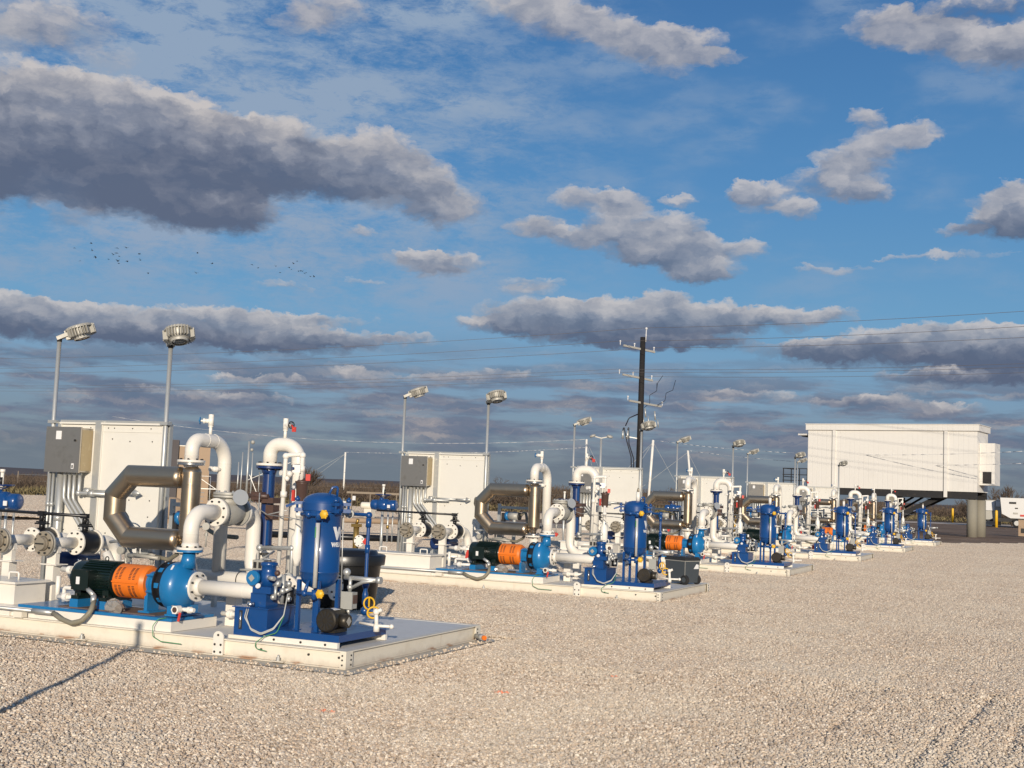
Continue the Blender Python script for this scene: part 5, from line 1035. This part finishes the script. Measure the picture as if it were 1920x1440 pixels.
# grey wheeled cooler on the deck of the second skid
t = Thing('cooler', (0, 0, 0), 'dark grey wheeled cooler with rounded lid standing on the second skid', 'cooler')
ex, ey = Vector((-.89, .43, 0)).normalized(), Vector((.43, .89, 0)).normalized(); cc = Vector((-.327, 2.27, .165))
def CB(mb, a0, a1, b0, b1, z0, z1, tap=0):
    i = len(mb.v)
    for z, tt in ((z0, tap), (z1, 0)):
        for a, b in ((a0+tt, b0+tt), (a1-tt, b0+tt), (a1-tt, b1-tt), (a0+tt, b1-tt)): mb.v.append(cc+ex*a+ey*b+Vector((0, 0, z)))
    for q in ((3, 2, 1, 0), (4, 5, 6, 7), (0, 1, 5, 4), (1, 2, 6, 5), (2, 3, 7, 6), (3, 0, 4, 7)): mb.face(tuple(i+k for k in (q[::-1])))
mb = MB('cooler_grey'); CB(mb, -.235, .235, -.19, .19, .03, .40, .015); mb.use('cast_grey'); CB(mb, -.237, -.230, -.192, -.185, .08, .40); CB(mb, -.242, .242, -.197, .197, .40, .412)
mb.use('label_white'); i = len(mb.v)
for a, z in ((.03, .27), (.16, .27), (.16, .34), (.10, .355)): mb.v.append(cc-ex*.2375+ey*a+Vector((0, 0, z)))
mb.face((i, i+1, i+2, i+3)); t.part('body', mb)
mb = MB('cooler_dark'); CB(mb, -.245, .245, -.20, .20, .413, .455); CB(mb, -.225, .225, -.18, .18, .455, .475); t.part('lid', mb)
for b in (-.17, .17):
    c = cc-ex*.17+ey*(b*1.12)+Vector((0, 0, .082)) if b > 0 else cc-ex*.22+ey*b+Vector((0, 0, .082))
    mb = MB('rubber'); mb.sharp(c-ey*.03, ey, [(0, .0), (0, .07), (.006, .082), (.054, .082), (.06, .07), (.06, 0)], 24); mb.use('cooler_grey'); mb.cyl(c-ey*.034, c-ey*.03, .045, n=18); t.part('wheel', mb)
(q_, a_) = POSE[1]; t.o.location = Vector(q_); t.o.rotation_euler = (0, 0, a_)
# ---------------- black pipe and tan pipeline beyond the first gap
mb = MB('black'); mb.tube([(-15.2, 20.4, .10), (-11.4, 22.4, .10)], .10, 0, 14); mark(mb.build('drain_pipe'), 'black pipe lying on the gravel between the two nearest skids', 'pipe')
mb = MB('tan_wall'); mb.tube([(-20.2, 22.6, .46), (-12.4, 26.0, .50)], .09, 0, 14)
for f in (.05, .5, .95): mb.bx(-20.2+7.8*f-.06, -20.2+7.8*f+.06, 22.6+3.4*f-.06, 22.6+3.4*f+.06, 0, .40)
mark(mb.build('pipeline'), 'low tan pipeline on short supports beyond the first gap', 'pipe')
t = Thing('hose_valve', (-14.1, 22.3, 0), 'brown valve with orange tag hanging below the tan pipeline', 'valve')
mb = MB('brass'); mb.cyl((-14.25, 22.3, .55), (-13.9, 22.5, .55), .07, n=12); mb.cyl((-14.27, 22.3, .55), (-14.22, 22.32, .55), .10, n=12); mb.cyl((-14.1, 22.4, .55), (-14.1, 22.4, .80), .02, n=8); t.part('body', mb)
mb = MB('orange'); mb.lathe((-14.08, 22.35, .20), (0, 0, 1), [(0, .06), (.15, .02), (.3, .015)], 8); t.part('tag', mb)

# ---------------- white equipment house on piers
HX = Vector((.985, -.172, 0)); HY = Vector((.172, .985, 0)); HO = Vector((-8.35, 69.34, 0))
t = Thing('equipment_house', HO, 'long white ribbed metal building raised on round concrete piers', 'building')
t.o.rotation_euler = (0, 0, math.atan2(HX.y, HX.x)); t.base = Vector((0, 0, 0))
HL = 10.41; HD = 2.7; Z0 = 2.62; Z1 = 6.25
mb = MB('building_white'); mb.bx(0, HL, 0, HD, Z0, Z1); t.part('wall', mb)
mb = MB('building_white'); mb.bx(-.12, HL+.12, -.12, HD+.12, Z1, Z1+.36); mb.bx(-.16, HL+.16, -.16, HD+.16, Z1+.36, Z1+.40); t.part('roof', mb)
for x in (1.62, 8.50):
    mb = MB('building_white'); mb.bx(x, x+.20, -.07, -.002, Z0-(.0 if x < 5 else .36), Z1-.002); mb.use('steel_dark'); mb.bx(x-.035, x-.001, -.03, -.003, Z0, Z1-.004); t.part('corner_strap', mb)
mb = MB('steel_dark'); mb.bx(.0, HL-.02, .05, .25, Z0-.42, Z0-.002); mb.bx(0, HL-.02, HD-.25, HD-.05, Z0-.42, Z0-.002)
for k in range(8): mb.bx(.3+k*1.3, .45+k*1.3, .26, HD-.26, Z0-.34, Z0-.004)
t.part('floor_frame', mb)
mb = MB('building_white'); mb.bx(HL+.01, HL+.88, .5, 1.9, 3.05, 5.55); mb.use('steel_dark'); mb.bx(HL+.20, HL+.70, .49, .498, 3.15, 3.85); t.part('air_conditioner', mb)
mb = MB('building_white'); mb.bx(-.75, -.02, .2, 1.4, 5.92, 6.02); mb.use('steel_dark'); mb.bx(-.55, -.02, .3, 1.3, 5.84, 5.915); t.part('door_canopy', mb)
mb = MB('steel_dark'); mb.bx(-1.7, -.02, .1, 2.6, Z0-.10, Z0-.02)
for x in (-1.68, -1.15, -.6, -.08):
    mb.bx(x, x+.05, .1, .15, Z0-.02, Z0+1.15)
for z in (.35, .72, 1.12): mb.bx(-1.7, -.02, .08, .13, Z0+z, Z0+z+.05)
for z in (.6, 1.12): mb.bx(-1.7, -1.65, .15, 2.6, Z0+z, Z0+z+.05)
t.part('landing_rail', mb)
mb = MB('steel_dark')
for dy in (.6, 1.6): mb.beam((8.2, dy, Z0-.3), (3.9, dy, .1), .10, .30)
for k in range(9): mb.bx(4.1+k*.46, 4.35+k*.46, .6, 1.6, .32+k*.255, .36+k*.255)
mb.beam((6.6, 2.5, Z0-.4), (4.5, 2.5, .9), .1, .12); mb.beam((6.1, 2.2, Z0-.4), (4.1, 2.2, 1.0), .1, .12)
t.part('stair', mb)
for x, y in ((HL-.35, .30), (HL-.35, HD-.4), (5.2, .3), (5.2, HD-.4), (.5, .3), (.5, HD-.4)):
    mb = MB('pier_concrete'); mb.cyl((x, y, -.1), (x, y, Z0-.46), .30 if y < 1 else .34, n=28); mb.use('steel_dark'); mb.bx(x-.16, x+.16, y-.16, y+.16, Z0-.46, Z0-.42); t.part('pier', mb)
# ---------------- utility pole
UP = Vector((-17.45, 62.6, 0)); ad = Vector((.28, .96, 0)).normalized(); ac = Vector((.952, .305, 0))
t = Thing('utility_pole', UP, 'tall black wooden utility pole with three crossarms and jumper wires', 'utility pole')
mb = MB('pole_black'); mb.cyl(UP, UP+Vector((0, 0, 11.5)), .21, .165, 20); t.part('pole', mb)
def up(u, a, z): return UP+ac*u+ad*a+Vector((0, 0, z))
mb = MB('insulator'); mb.cyl(up(.18, 0, 11.2), up(.20, 0, 12.0), .035, n=8); mb.ball(up(.20, 0, 12.05), .09, 8); t.part('pole_top_pin', mb)
for z, u0, u1, a0, a1 in ((10.75, -.75, .45, -1.3, .9), (8.95, -.80, .35, -1.2, .9), (7.35, -.35, .85, -1.0, 1.3)):
    mb = MB('cast_grey'); mb.beam(up(u0*.8, a0*.8, z+.10), up(u1*.8, a1*.8, z-.10), .10, .12); mb.use('insulator')
    for f in (.04, .40, .90):
        p = up(u0+(u1-u0)*f, a0+(a1-a0)*f, z+.10-.2*f); mb.cyl(p, p+Vector((0, 0, .22)), .03, n=8); mb.ball(p+Vector((0, 0, .25)), .065, 8)
    t.part('crossarm', mb)
mb = MB('galv')
for (u, z) in ((-.15, 7.0), (.15, 7.05), (.75, 6.9)): mb.cyl(up(u, .2, z), up(u+.06, .2, z-.55), .05, n=8); mb.cyl(up(u+.15, .3, z-.5), up(u+.2, .3, z-1.0), .035, n=8)
for (u, z) in ((-.95, 5.6), (-.65, 5.6)): mb.cyl(up(u, -.2, z-.5), up(u, -.2, z), .07, n=8)
mb.beam(up(-.75, -.2, 5.25), up(-.1, 0, 5.15), .06, .06); t.part('fuse_cutouts', mb)
mb = MB('black_cable')
for pts in (((-.95, -.2, 5.6), (-.9, -.2, 5.9), (-.7, -.2, 5.0), (-.45, -.1, 4.0), (-.42, 0, 2.2)), ((-.65, -.2, 5.65), (-.6, -.2, 5.9), (-.55, -.2, 4.8), (-.35, 0, 3.9), (-.30, 0, 2.2)), ((-.1, 0, 3.4), (-.35, 0, 3.1), (-.38, 0, 2.2)), ((-.8, -.2, 5.9), (-.6, -.2, 6.4), (-.1, 0, 6.7))): mb.tube([up(*p) for p in pts], .035, .3, 6)
for pts in (((.45, .9, 8.7), (.62, .6, 8.2), (.30, .4, 7.9), (.38, .3, 7.4), (.1, .2, 7.1)), ((1.45, 1.2, 8.95), (1.40, 1.0, 8.3), (1.1, .8, 8.1), (1.15, .6, 7.6), (.8, .4, 7.3)), ((.75, 1.0, 9.2), (.55, .8, 8.7), (.62, .6, 8.3))): mb.tube([up(*p) for p in pts], .018, .12, 5)
t.part('jumper_cable', mb)
mb = MB('galv'); mb.cyl(up(-.42, 0, 0), up(-.42, 0, 2.5), .05, n=8); mb.cyl(up(-.30, 0, 0), up(-.30, 0, 2.4), .05, n=8); t.part('riser_conduit', mb)
# power lines
def wire(name, pts, sag, r, mat, label, cat, group, n=24):
    mb = MB(mat); P = []
    for i in range(len(pts)-1):
        a, b = Vector(pts[i]), Vector(pts[i+1])
        for k in range(n+1):
            f = k/n
            if i and k == 0: continue
            p = a.lerp(b, f); p.z -= sag*4*f*(1-f); P.append(p)
    mb.tube(P, r, 0, 5); o = mb.build(name); mark(o, label, cat, group); return o
LD = Vector((-75.9, 66.8, 0))-UP; RD = Vector((4.7, 53.3, 0))-UP
tops = [(up(.20, 0, 12.1), .1, 'topmost'), (up(-.72, -1.2, 11.1), -.9, 'second highest'), (up(.45, .8, 10.95), .9, 'third highest')]
for p, off, nm in tops:
    wire('power_line', [p+LD*1.6+Vector((0, 0, -.3)), p, p+RD*2.6], .9, .011, 'cable', nm+' power line strung over the utility pole', 'power line', 'power lines')
for j, (p, nm) in enumerate(((up(-.8, -1.2, 9.35), 'fourth highest'), (up(-.4, -.4, 9.25), 'fifth highest'), (up(.25, .7, 9.1), 'lowest'))):
    wire('power_line', [p+LD*1.6, p, p+RD*2.6+Vector((0, 0, -.25+.12*j))], .8, .009, 'cable', nm+' power line strung over the utility pole', 'power line', 'power lines')
# ---------------- white warning masts with rope and guy wires
masts = [((-52.85, 85.65), (-52.85, 85.65), 4.47, .085, 'white warning mast farthest left, standing alone in the gap'), ((-27.87, 81.2), (-27.87, 81.2), 5.9, .085, 'white warning mast behind the second white pipe loop'), ((-22.6, 80.95), (-22.3, 81.0), 5.94, .10, 'thick white warning mast right of the utility pole'), ((-19.7, 83.8), (-20.27, 83.7), 5.3, .085, 'leaning white warning mast with its foot to the right')]
tp = []
for (b0, b1, h, r_, lab) in masts:
    t = Thing('warning_mast', (b0[0], b0[1], 0), lab, 'mast', 'white warning masts'); mb = MB('pvc'); mb.cyl((b0[0], b0[1], -.1), (b1[0], b1[1], h), r_, n=10); t.part('mast', mb); tp.append((t, Vector((b1[0], b1[1], h))))
def guy(i, b):
    mb = MB('wire_grey'); mb.tube([tp[i][1]-Vector((0, 0, .15)), b], .012, 0, 5); tp[i][0].part('guy_wire', mb)
guy(0, (-56.5, 84.5, 1.2)); guy(0, (-60, 83, -.2)); guy(1, (-25.2, 82.5, 0)); guy(1, (-27.0, 83, 0)); guy(2, (-25.6, 80.0, 0)); guy(2, (-19.0, 81.8, 0)); guy(3, (-25.5, 81.4, .5)); guy(3, (-17.5, 84.3, 0)); guy(2, (-27.3, 79.6, 0))
for a, b, sag, lab in (((-68, 72, 6.6), tp[1][1], 1.1, 'white flagged rope reaching the mast behind the second pipe loop'), (tp[0][1], tp[1][1]-Vector((0, 0, .65)), .25, 'lower white rope between the two left masts'), (tp[2][1], (12, 57, 5.4), .95, 'upper white flagged rope passing before the white building'), (tp[3][1], (12, 58.0, 4.75), .85, 'lower white flagged rope passing before the white building')):
    a = Vector(a); b = Vector(b); mb = MB('rope'); n = 60; P = []
    for k in range(n+1):
        p = a.lerp(b, k/n); p.z -= sag*4*(k/n)*(1-k/n); P.append(p)
    mb.tube(P, .006, 0, 5); rr = random.Random(int(sag*100))
    for k in range(n):
        if rr.random() < .55: mb.tube([P[k], P[k].lerp(P[k+1], .8)], .015, 0, 5)
    mark(mb.build('flagged_rope'), lab, 'rope', 'white flagged ropes')
# ---------------- distant lamp poles
t = Thing('lamp_pole', (-14.34, 46.8, 0), 'slim grey lamp pole with two small heads left of the utility pole', 'lamp pole')
mb = MB('galv'); mb.cyl((-14.34, 46.8, 0), (-14.34, 46.8, 4.35), .06, n=12); t.part('pole', mb)
for s_ in (-1, 1):
    mb = MB('cast_grey'); mb.beam((-14.34, 46.8, 4.38), (-14.34+s_*.32, 46.8+s_*.12, 4.46), .05, .05); mb.lathe((-14.34+s_*.38, 46.8+s_*.14, 4.42), (s_*.3, -.2, 1), [(0, .12), (.06, .17), (.12, .12), (.14, .0)], 16); t.part('lamp_head', mb)
t = Thing('lamp_mast', (-47.0, 63.1, 0), 'distant grey double lamp mast seen between the two nearest pipe loops', 'lamp mast')
mb = MB('galv'); mb.cyl((-47.1, 63.1, -.1), (-47.1, 63.1, 4.4), .08, n=10); mb.cyl((-47.5, 62.9, -.1), (-47.45, 62.9, 3.6), .05, n=8); mb.cyl((-46.8, 63.2, -.1), (-46.8, 63.2, 3.6), .05, n=8); t.part('post', mb)
mb = MB('cast_grey'); mb.ball((-46.85, 63.2, 4.35), .16, 10); mb.ball((-46.9, 63.2, 3.8), .13, 10); t.part('lamp_head', mb)
mb = MB('galv'); mb.beam((-47.1, 63.1, 1.6), (-44.2, 64.2, 3.0), .04, .04); mb.beam((-46.9, 63.1, 2.0), (-46.1, 63.5, 0), .04, .04); t.part('brace', mb)
mb = MB('galv'); mb.cyl((-53.0, 70.0, -.1), (-53.0, 70.0, 3.0), .06, n=8); mark(mb.build('marker_post'), 'thin grey post far off just right of the nearest pipe loop', 'post')
# ---------------- tan shed behind the nearest skid
SX = Vector((.78, .62, 0)); SO = Vector((-39.9, 45.9, 0)); t = Thing('tan_shed', SO, 'small flat roofed tan shed with dark end wall behind the nearest skid', 'shed'); t.o.rotation_euler = (0, 0, math.atan2(SX.y, SX.x)); t.base = Vector((0, 0, 0))
mb = MB('tan_wall'); mb.bx(.42, 2.15, 0, 2.4, 0, 3.4); t.part('wall', mb)
mb = MB('beam_paint'); mb.bx(.40, 2.2, -.05, 2.45, 3.4, 3.46); t.part('roof', mb)
mb = MB('dark_wall'); mb.bx(-.15, .40, -.2, 2.3, 0, 3.75); t.part('end_wall', mb)
t = Thing('tan_tank', (-22.6, 25.2, 0), 'low rounded tan tank on far ground seen left of the stainless column', 'tank')
mb = MB('tan_wall'); mb.lathe((-23.3, 25.7, .55), (.79, -.61, 0), [(0, .0), (.03, .30), (.12, .40), (.9, .40), (1.0, .30), (1.03, 0)], 24); mb.bx(-23.2, -22.6, 25.1, 25.7, 0, .25); t.part('shell', mb)
t = Thing('steel_stair_frame', (-31.0, 37.7, 0), 'distant thin steel stair and rail frame right of the stainless column', 'stair')
mb = MB('galv')
for k in range(5): mb.bx(-31.7, -30.9, 37.4+k*.02, 37.44+k*.02, .15+k*.2, .18+k*.2)
mb.cyl((-31.15, 37.5, 0), (-31.15, 37.5, 1.75), .018, n=6); mb.cyl((-30.8, 37.8, 0), (-30.8, 37.8, 1.75), .018, n=6); mb.beam((-31.15, 37.5, 1.75), (-30.8, 37.8, 1.75), .02, .02); mb.beam((-31.1, 37.5, 1.6), (-30.2, 38.1, .9), .02, .02); mb.beam((-31.5, 37.3, 1.15), (-30.2, 38.2, 1.15), .03, .03); t.part('frame', mb)
t = Thing('white_tank', (-25.5, 43.8, 0), 'small cream horizontal tank lying on far tan ground by the fence', 'tank')
mb = MB('beam_paint'); mb.lathe((-25.9, 43.55, .60), (.86, .5, 0), [(0, .0), (.02, .12), (.08, .17), (.75, .17), (.82, .10), (.84, 0)], 20); mb.bx(-25.7, -25.3, 43.6, 44.0, 0, .44); t.part('shell', mb)
t = Thing('pipe_rack', (-30.6, 52.6, 0), 'low pale pipe frame rack standing in front of the far scrub', 'rack')
mb = MB('bark_pale'); mb.beam((-31.9, 52.0, 1.15), (-29.1, 53.3, 1.15), .10, .12)
for f in (.1, .45, .95): mb.beam((-31.9+2.8*f, 52.0+1.3*f, 0), (-31.9+2.8*f, 52.0+1.3*f, 1.1), .06, .06)
mb.use('label_white'); mb.bx(-31.5, -31.3, 52.0, 52.03, .7, .95); t.part('frame', mb)
# fence posts with wires along the far side
rr = random.Random(2)
for k in range(14):
    p = Vector((-70+k*3.9, 64+k*3.6, -.15)); 
    t = Thing('fence_post', p, 'thin wire fence post in the far fence line before the scrub', 'fence post', 'posts of the far wire fence')
    mb = MB('bark_pale'); mb.cyl(p, p+Vector((0, 0, 1.75)), .045, n=6); t.part('post', mb)
    if k < 13:
        mb = MB('wire_grey')
        for z in (.5, 1.0, 1.5): mb.cyl(p+Vector((0, 0, z)), p+Vector((3.9, 3.6, z)), .006, n=4)
        t.part('fence_wire', mb)
# ---------------- right background: bollards, utility cabinet, generator trailer
for k, (x, y) in enumerate(((-4.4, 139.5), (1.27, 113.0))):
    t = Thing('bollard', (x, y, 0), ('yellow bollard seen under the raised white building' if k == 0 else 'yellow bollard in front of the grey cabinet at far right'), 'bollard', 'yellow bollards'); mb = MB('yellow')
    h_ = 1.55; mb.lathe((x, y, -.1), (0, 0, 1), [(0, .13), (h_, .13), (h_+.08, .09), (h_+.11, 0)], 14); t.part('post', mb)
def at(az_deg, d): return Vector((CAM.x+math.sin(R(az_deg))*d, CAM.y+math.cos(R(az_deg))*d, 0))
q0 = Vector((.8, 116.0, 0)); t = Thing('utility_cabinet', q0, 'grey electrical cabinet between the concrete pier and the white trailer', 'cabinet')
mb = MB('cast_grey'); mb.bx(.15, 1.55, 116, 117, 0.1, 2.5); t.part('cabinet', mb)
mb = MB('trailer_white'); mb.bx(.2, 1.0, 115.9, 115.99, 1.5, 2.4); mb.bx(1.1, 1.5, 115.9, 115.99, 1.9, 2.4); t.part('panel', mb)
q0 = Vector((4, 115, 0)); TX = -4.05; t = Thing('generator_trailer', q0, 'white two wheeled generator trailer parked at the right edge', 'trailer')
mb = MB('trailer_white'); i = len(mb.v)
for y in (114.2, 116.2):
    for x, z in ((5.75, 1.25), (6.5, .85), (10.6, .85), (10.6, 2.75), (5.6, 2.75)): mb.v.append(Vector((x+TX, y, z)))
mb.face((0, 1, 2, 3, 4)); mb.face((9, 8, 7, 6, 5))
for k in range(5): mb.face((k, k+5, (k+1) % 5+5, (k+1) % 5))
mb.use('steel_dark'); mb.bx(2.85, 3.10, 114.15, 114.19, 1.75, 1.85); mb.bx(2.35, 2.95, 114.15, 114.19, 2.2, 2.38); mb.use('cast_grey'); mb.bx(2.70, 3.10, 114.15, 114.19, 1.25, 1.40); mb.use('red'); mb.bx(3.30, 3.95, 114.15, 114.19, 1.05, 1.22); t.part('canopy', mb)
mb = MB('steel_dark'); mb.bx(0.95, 6.35, 114.4, 116.0, .5, .84); mb.beam((.95, 115.2, .6), (-.45, 115.2, .5), .15, .15); mb.beam((.15, 115.2, .55), (.15, 115.2, 0), .08, .08); t.part('chassis', mb)
for x in (3.0, 4.1):
    mb = MB('rubber'); mb.sharp((x, 114.1, .40), (0, 1, 0), [(0, 0), (0, .34), (.04, .40), (.24, .40), (.28, .34), (.28, 0)], 24); mb.use('galv'); mb.lathe((x, 114.09, .40), (0, -1, 0), [(0, .24), (.02, .22), (-.04, .15), (-.04, 0)], 20); t.part('wheel', mb)
t = Thing('pipe_pedestal', (4.3, 75.5, 0), 'rusty brown steel pedestal box cut by the right picture edge', 'pedestal')
mb = MB('tan_wall'); mb.bx(4.0, 4.8, 75.3, 75.9, 0, 1.05); mb.use('steel_dark'); mb.bx(4.15, 4.45, 75.28, 75.299, .2, .5); t.part('box', mb)

# ---------------- vegetation
def twigs(mb_v, mb_f, rs, c, rx, ry, h, n, L, wd, up_=.55):
    """n thin crossed slivers filling a shrub shaped volume"""
    th = rs.uniform(0, 2*PI, n); rad = np.sqrt(rs.uniform(0, 1, n)); zz = rs.uniform(0, 1, n)**.8
    k = np.sqrt(np.clip(1-(zz*.96)**2.2, .02, 1))
    p = np.stack([c[0]+rx*rad*k*np.cos(th), c[1]+ry*rad*k*np.sin(th), c[2]+zz*h], -1)
    d = rs.normal(0, 1, (n, 3)); d[:, 2] = np.abs(d[:, 2])+up_*1.5; d[:, 0] += .8*np.cos(th)*rad; d[:, 1] += .8*np.sin(th)*rad
    d /= np.linalg.norm(d, axis=1, keepdims=True)
    s = np.cross(d, rs.normal(0, 1, (n, 3))); s /= np.linalg.norm(s, axis=1, keepdims=True)
    l = rs.uniform(.5, 1.3, (n, 1))*L; w_ = rs.uniform(.6, 1.4, (n, 1))*wd
    i0 = sum(len(a) for a in mb_v)
    mb_v.append(np.stack([p-s*w_, p+s*w_, p+d*l], 1).reshape(-1, 3)); mb_f.append(np.arange(n*3).reshape(n, 3)+i0)
def tri_mesh(name, vs, fs, mat):
    v = np.concatenate(vs); f = np.concatenate(fs); me = bpy.data.meshes.new(name)
    me.vertices.add(len(v)); me.vertices.foreach_set('co', v.ravel().astype(np.float32)); me.loops.add(f.size); me.loops.foreach_set('vertex_index', f.ravel().astype(np.int32))
    me.polygons.add(len(f)); me.polygons.foreach_set('loop_start', np.arange(len(f))*3); me.polygons.foreach_set('loop_total', np.full(len(f), 3)); me.update(calc_edges=True)
    me.materials.append(MAT[mat]); o = bpy.data.objects.new(name, me); COL.objects.link(o); return o
rs = np.random.RandomState(7); vs, fs = [], []
for i in range(2600):
    a = rs.uniform(-58, 12); lo = 96 if a < -22 else (118 if a < -10 else 162)
    d = lo + 190*rs.uniform(0, 1)**1.5
    x = CAM.x+d*math.sin(R(a)); y = CAM.y+d*math.cos(R(a)); zg = float(terr(np.array(x), np.array(y)))
    top = np.interp(a, [-58, -44, -36, -30, -24, -16, -8, 0, 12], [1.05, 1.05, 1.15, 1.6, 1.9, 2.1, 1.7, 1.5, 1.7])
    h = (top*rs.uniform(.55, 1.12))*(1+.25*(d > 180))*(d/150)**.0
    h = h if d < 170 else h+(-zg)*.55
    r_ = rs.uniform(1.4, 3.2); n = int(150*(1.25 if d < 150 else .8)); twigs(vs, fs, rs, (x, y, zg), r_, r_, h, n, .55, .030)
o = tri_mesh('scrub_brush', vs, fs, 'twig'); mark(o, 'wide band of bare brown scrub brush along the horizon', 'scrub', None, 'stuff')
# low grass and weeds at the foot of the scrub
vs, fs = [], []
for i in range(900):
    a = rs.uniform(-56, 8); d = (94 if a < -22 else (112 if a < -10 else 155))+rs.uniform(-2, 25)
    x = CAM.x+d*math.sin(R(a)); y = CAM.y+d*math.cos(R(a)); twigs(vs, fs, rs, (x, y, -.15), 1.6, 1.6, .5, 40, .35, .05)
MAT['weed'] = None; paint('weed', (.20, .16, .075), .9, dirt=.5, dcol=(.09, .085, .035), scale=.8, var=.3)
o = tri_mesh('dry_weeds', vs, fs, 'weed'); mark(o, 'dry yellowish weeds at the foot of the far scrub', 'weeds', None, 'stuff')
def bare_tree(x, y, h, seed, label, spread=.5, mat='bark_pale'):
    rr = random.Random(seed); z0 = -.2; tr = MB(mat); br = MB('twig')
    t = Thing('bare_tree', (x, y, z0), label, 'tree', 'bare trees by the scrub')
    def grow(mb, p, d, L, r_, lev):
        q = p+d*L; mb.cyl(p, q, r_, r_*.62, 5)
        if lev == 0: return
        for k in range(rr.choice((2, 3, 3, 4))):
            nd = (d+Vector((rr.uniform(-1, 1), rr.uniform(-1, 1), rr.uniform(-.25, .7)))*spread*1.5).normalized(); grow(br, q if k < 2 else p.lerp(q, .6), nd, L*rr.uniform(.62, .85), r_*.6, lev-1)
    for k in range(3):
        d = Vector((rr.uniform(-.45, .45), rr.uniform(-.45, .45), 1)).normalized(); grow(tr, Vector((x, y, z0)), d, h*.27, h*.028, 5)
    t.part('trunk', tr); t.part('crown', br)
bare_tree(-51.5, 77.5, 3.7, 3, 'pale bare tree before the scrub, right of the blue vessel')
bare_tree(.8, 121, 4.6, 5, 'bare tree rising behind the right end of the white building', mat='twig')
bare_tree(2.3, 128, 5.0, 6, 'bare tree above the white trailer at far right', mat='twig')
bare_tree(-2.3, 133, 3.6, 8, 'bare tree seen between the stair and the concrete pier', .7)
bare_tree(-3.6, 150, 3.6, 9, 'low bare tree beside the left yellow bollard', .7, 'twig')
bare_tree(-38.5, 88, 3.4, 12, 'dark bare shrub tree in the gap before the second pipe loop', .7, 'twig')

# ---------------- birds
BIRDS = [[-83.4, 82.1, 24.0], [-82.2, 83.1, 24.6], [-82.2, 83.3, 23.9], [-82.0, 83.6, 23.3], [-83.1, 82.7, 22.8], [-81.1, 84.5, 23.2], [-80.7, 84.7, 23.7], [-80.5, 84.9, 23.9], [-80.4, 84.8, 24.4], [-79.7, 85.4, 24.5], [-80.4, 85.1, 23.1], [-80.4, 85.2, 22.9], [-79.8, 85.7, 23.2], [-78.8, 86.3, 24.0], [-78.8, 86.5, 23.4], [-80.3, 85.1, 23.6], [-78.3, 87.2, 22.2], [-74.6, 90.2, 22.6], [-74.4, 89.9, 24.6], [-73.3, 91.0, 23.7], [-70.1, 93.4, 23.9], [-69.6, 93.8, 23.6], [-68.1, 94.8, 23.9], [-67.8, 95.2, 23.3], [-67.0, 95.6, 23.9], [-66.8, 95.8, 23.7], [-66.6, 95.8, 24.3], [-66.3, 96.0, 24.6], [-66.2, 96.2, 23.6], [-66.0, 96.3, 23.6], [-65.9, 96.5, 23.6], [-65.7, 96.6, 23.4], [-65.6, 96.7, 23.5], [-65.2, 97.0, 23.1], [-64.9, 97.2, 23.1]]
def bird_mesh(flap):
    mb = MB('bird'); mb.lathe((-.15, 0, 0), (1, 0, .05), [(0, .004), (.06, .03), (.15, .045), (.25, .03), (.30, .012), (.33, .0)], 8, False)
    for s_ in (-1, 1):
        i = len(mb.v); a = flap
        for p in ((.06, s_*.03, .02), (-.06, s_*.03, .02), (-.05, s_*.20, .02+math.sin(a)*.17), (.06, s_*.20, .03+math.sin(a)*.17), (-.06, s_*.36, .02+math.sin(a)*.20)): mb.v.append(Vector(p))
        mb.face((i, i+1, i+2, i+3)); mb.face((i+3, i+2, i+4))
    i = len(mb.v)
    for p in ((-.13, -.01, 0), (-.13, .01, 0), (-.26, .04, 0), (-.26, -.04, 0)): mb.v.append(Vector(p))
    mb.face((i, i+1, i+2, i+3)); return mb
protos = []
rr = random.Random(1)
for k, p in enumerate(BIRDS):
    f = k % 4
    if k < 4: o = bird_mesh((-.5, .3, .9, -.1)[f]).build('bird'); protos.append(o.data)
    else: o = bpy.data.objects.new('bird', protos[f]); COL.objects.link(o)
    o.location = p; s_ = rr.uniform(.65, 1.0) if k < 20 else rr.uniform(.55, .8); o.scale = (s_, s_, s_); o.rotation_euler = (rr.uniform(-.3, .3), rr.uniform(-.2, .2), rr.uniform(-.5, .9))
    mark(o, 'small dark bird flying in the %s cluster of the flock, below the big cloud' % ('left' if k < 17 else ('middle' if k < 20 else 'right')), 'bird', 'birds in the flock')

# a slim post out of the picture on the left, whose long shadow crosses the gravel to the nearest skid
t = Thing('stake_post', (.75, -6.45, 0), 'slim grey steel post standing on gravel to the left of the camera', 'post')
mb = MB('galv'); mb.cyl((.75, -6.45, -.05), (.75, -6.45, 2.0), .032, n=14); t.part('post', mb)
mb = MB('galv'); mb.cyl((.75, -6.45, 2.0), (.75, -6.45, 2.03), .04, n=14); t.part('cap', mb)
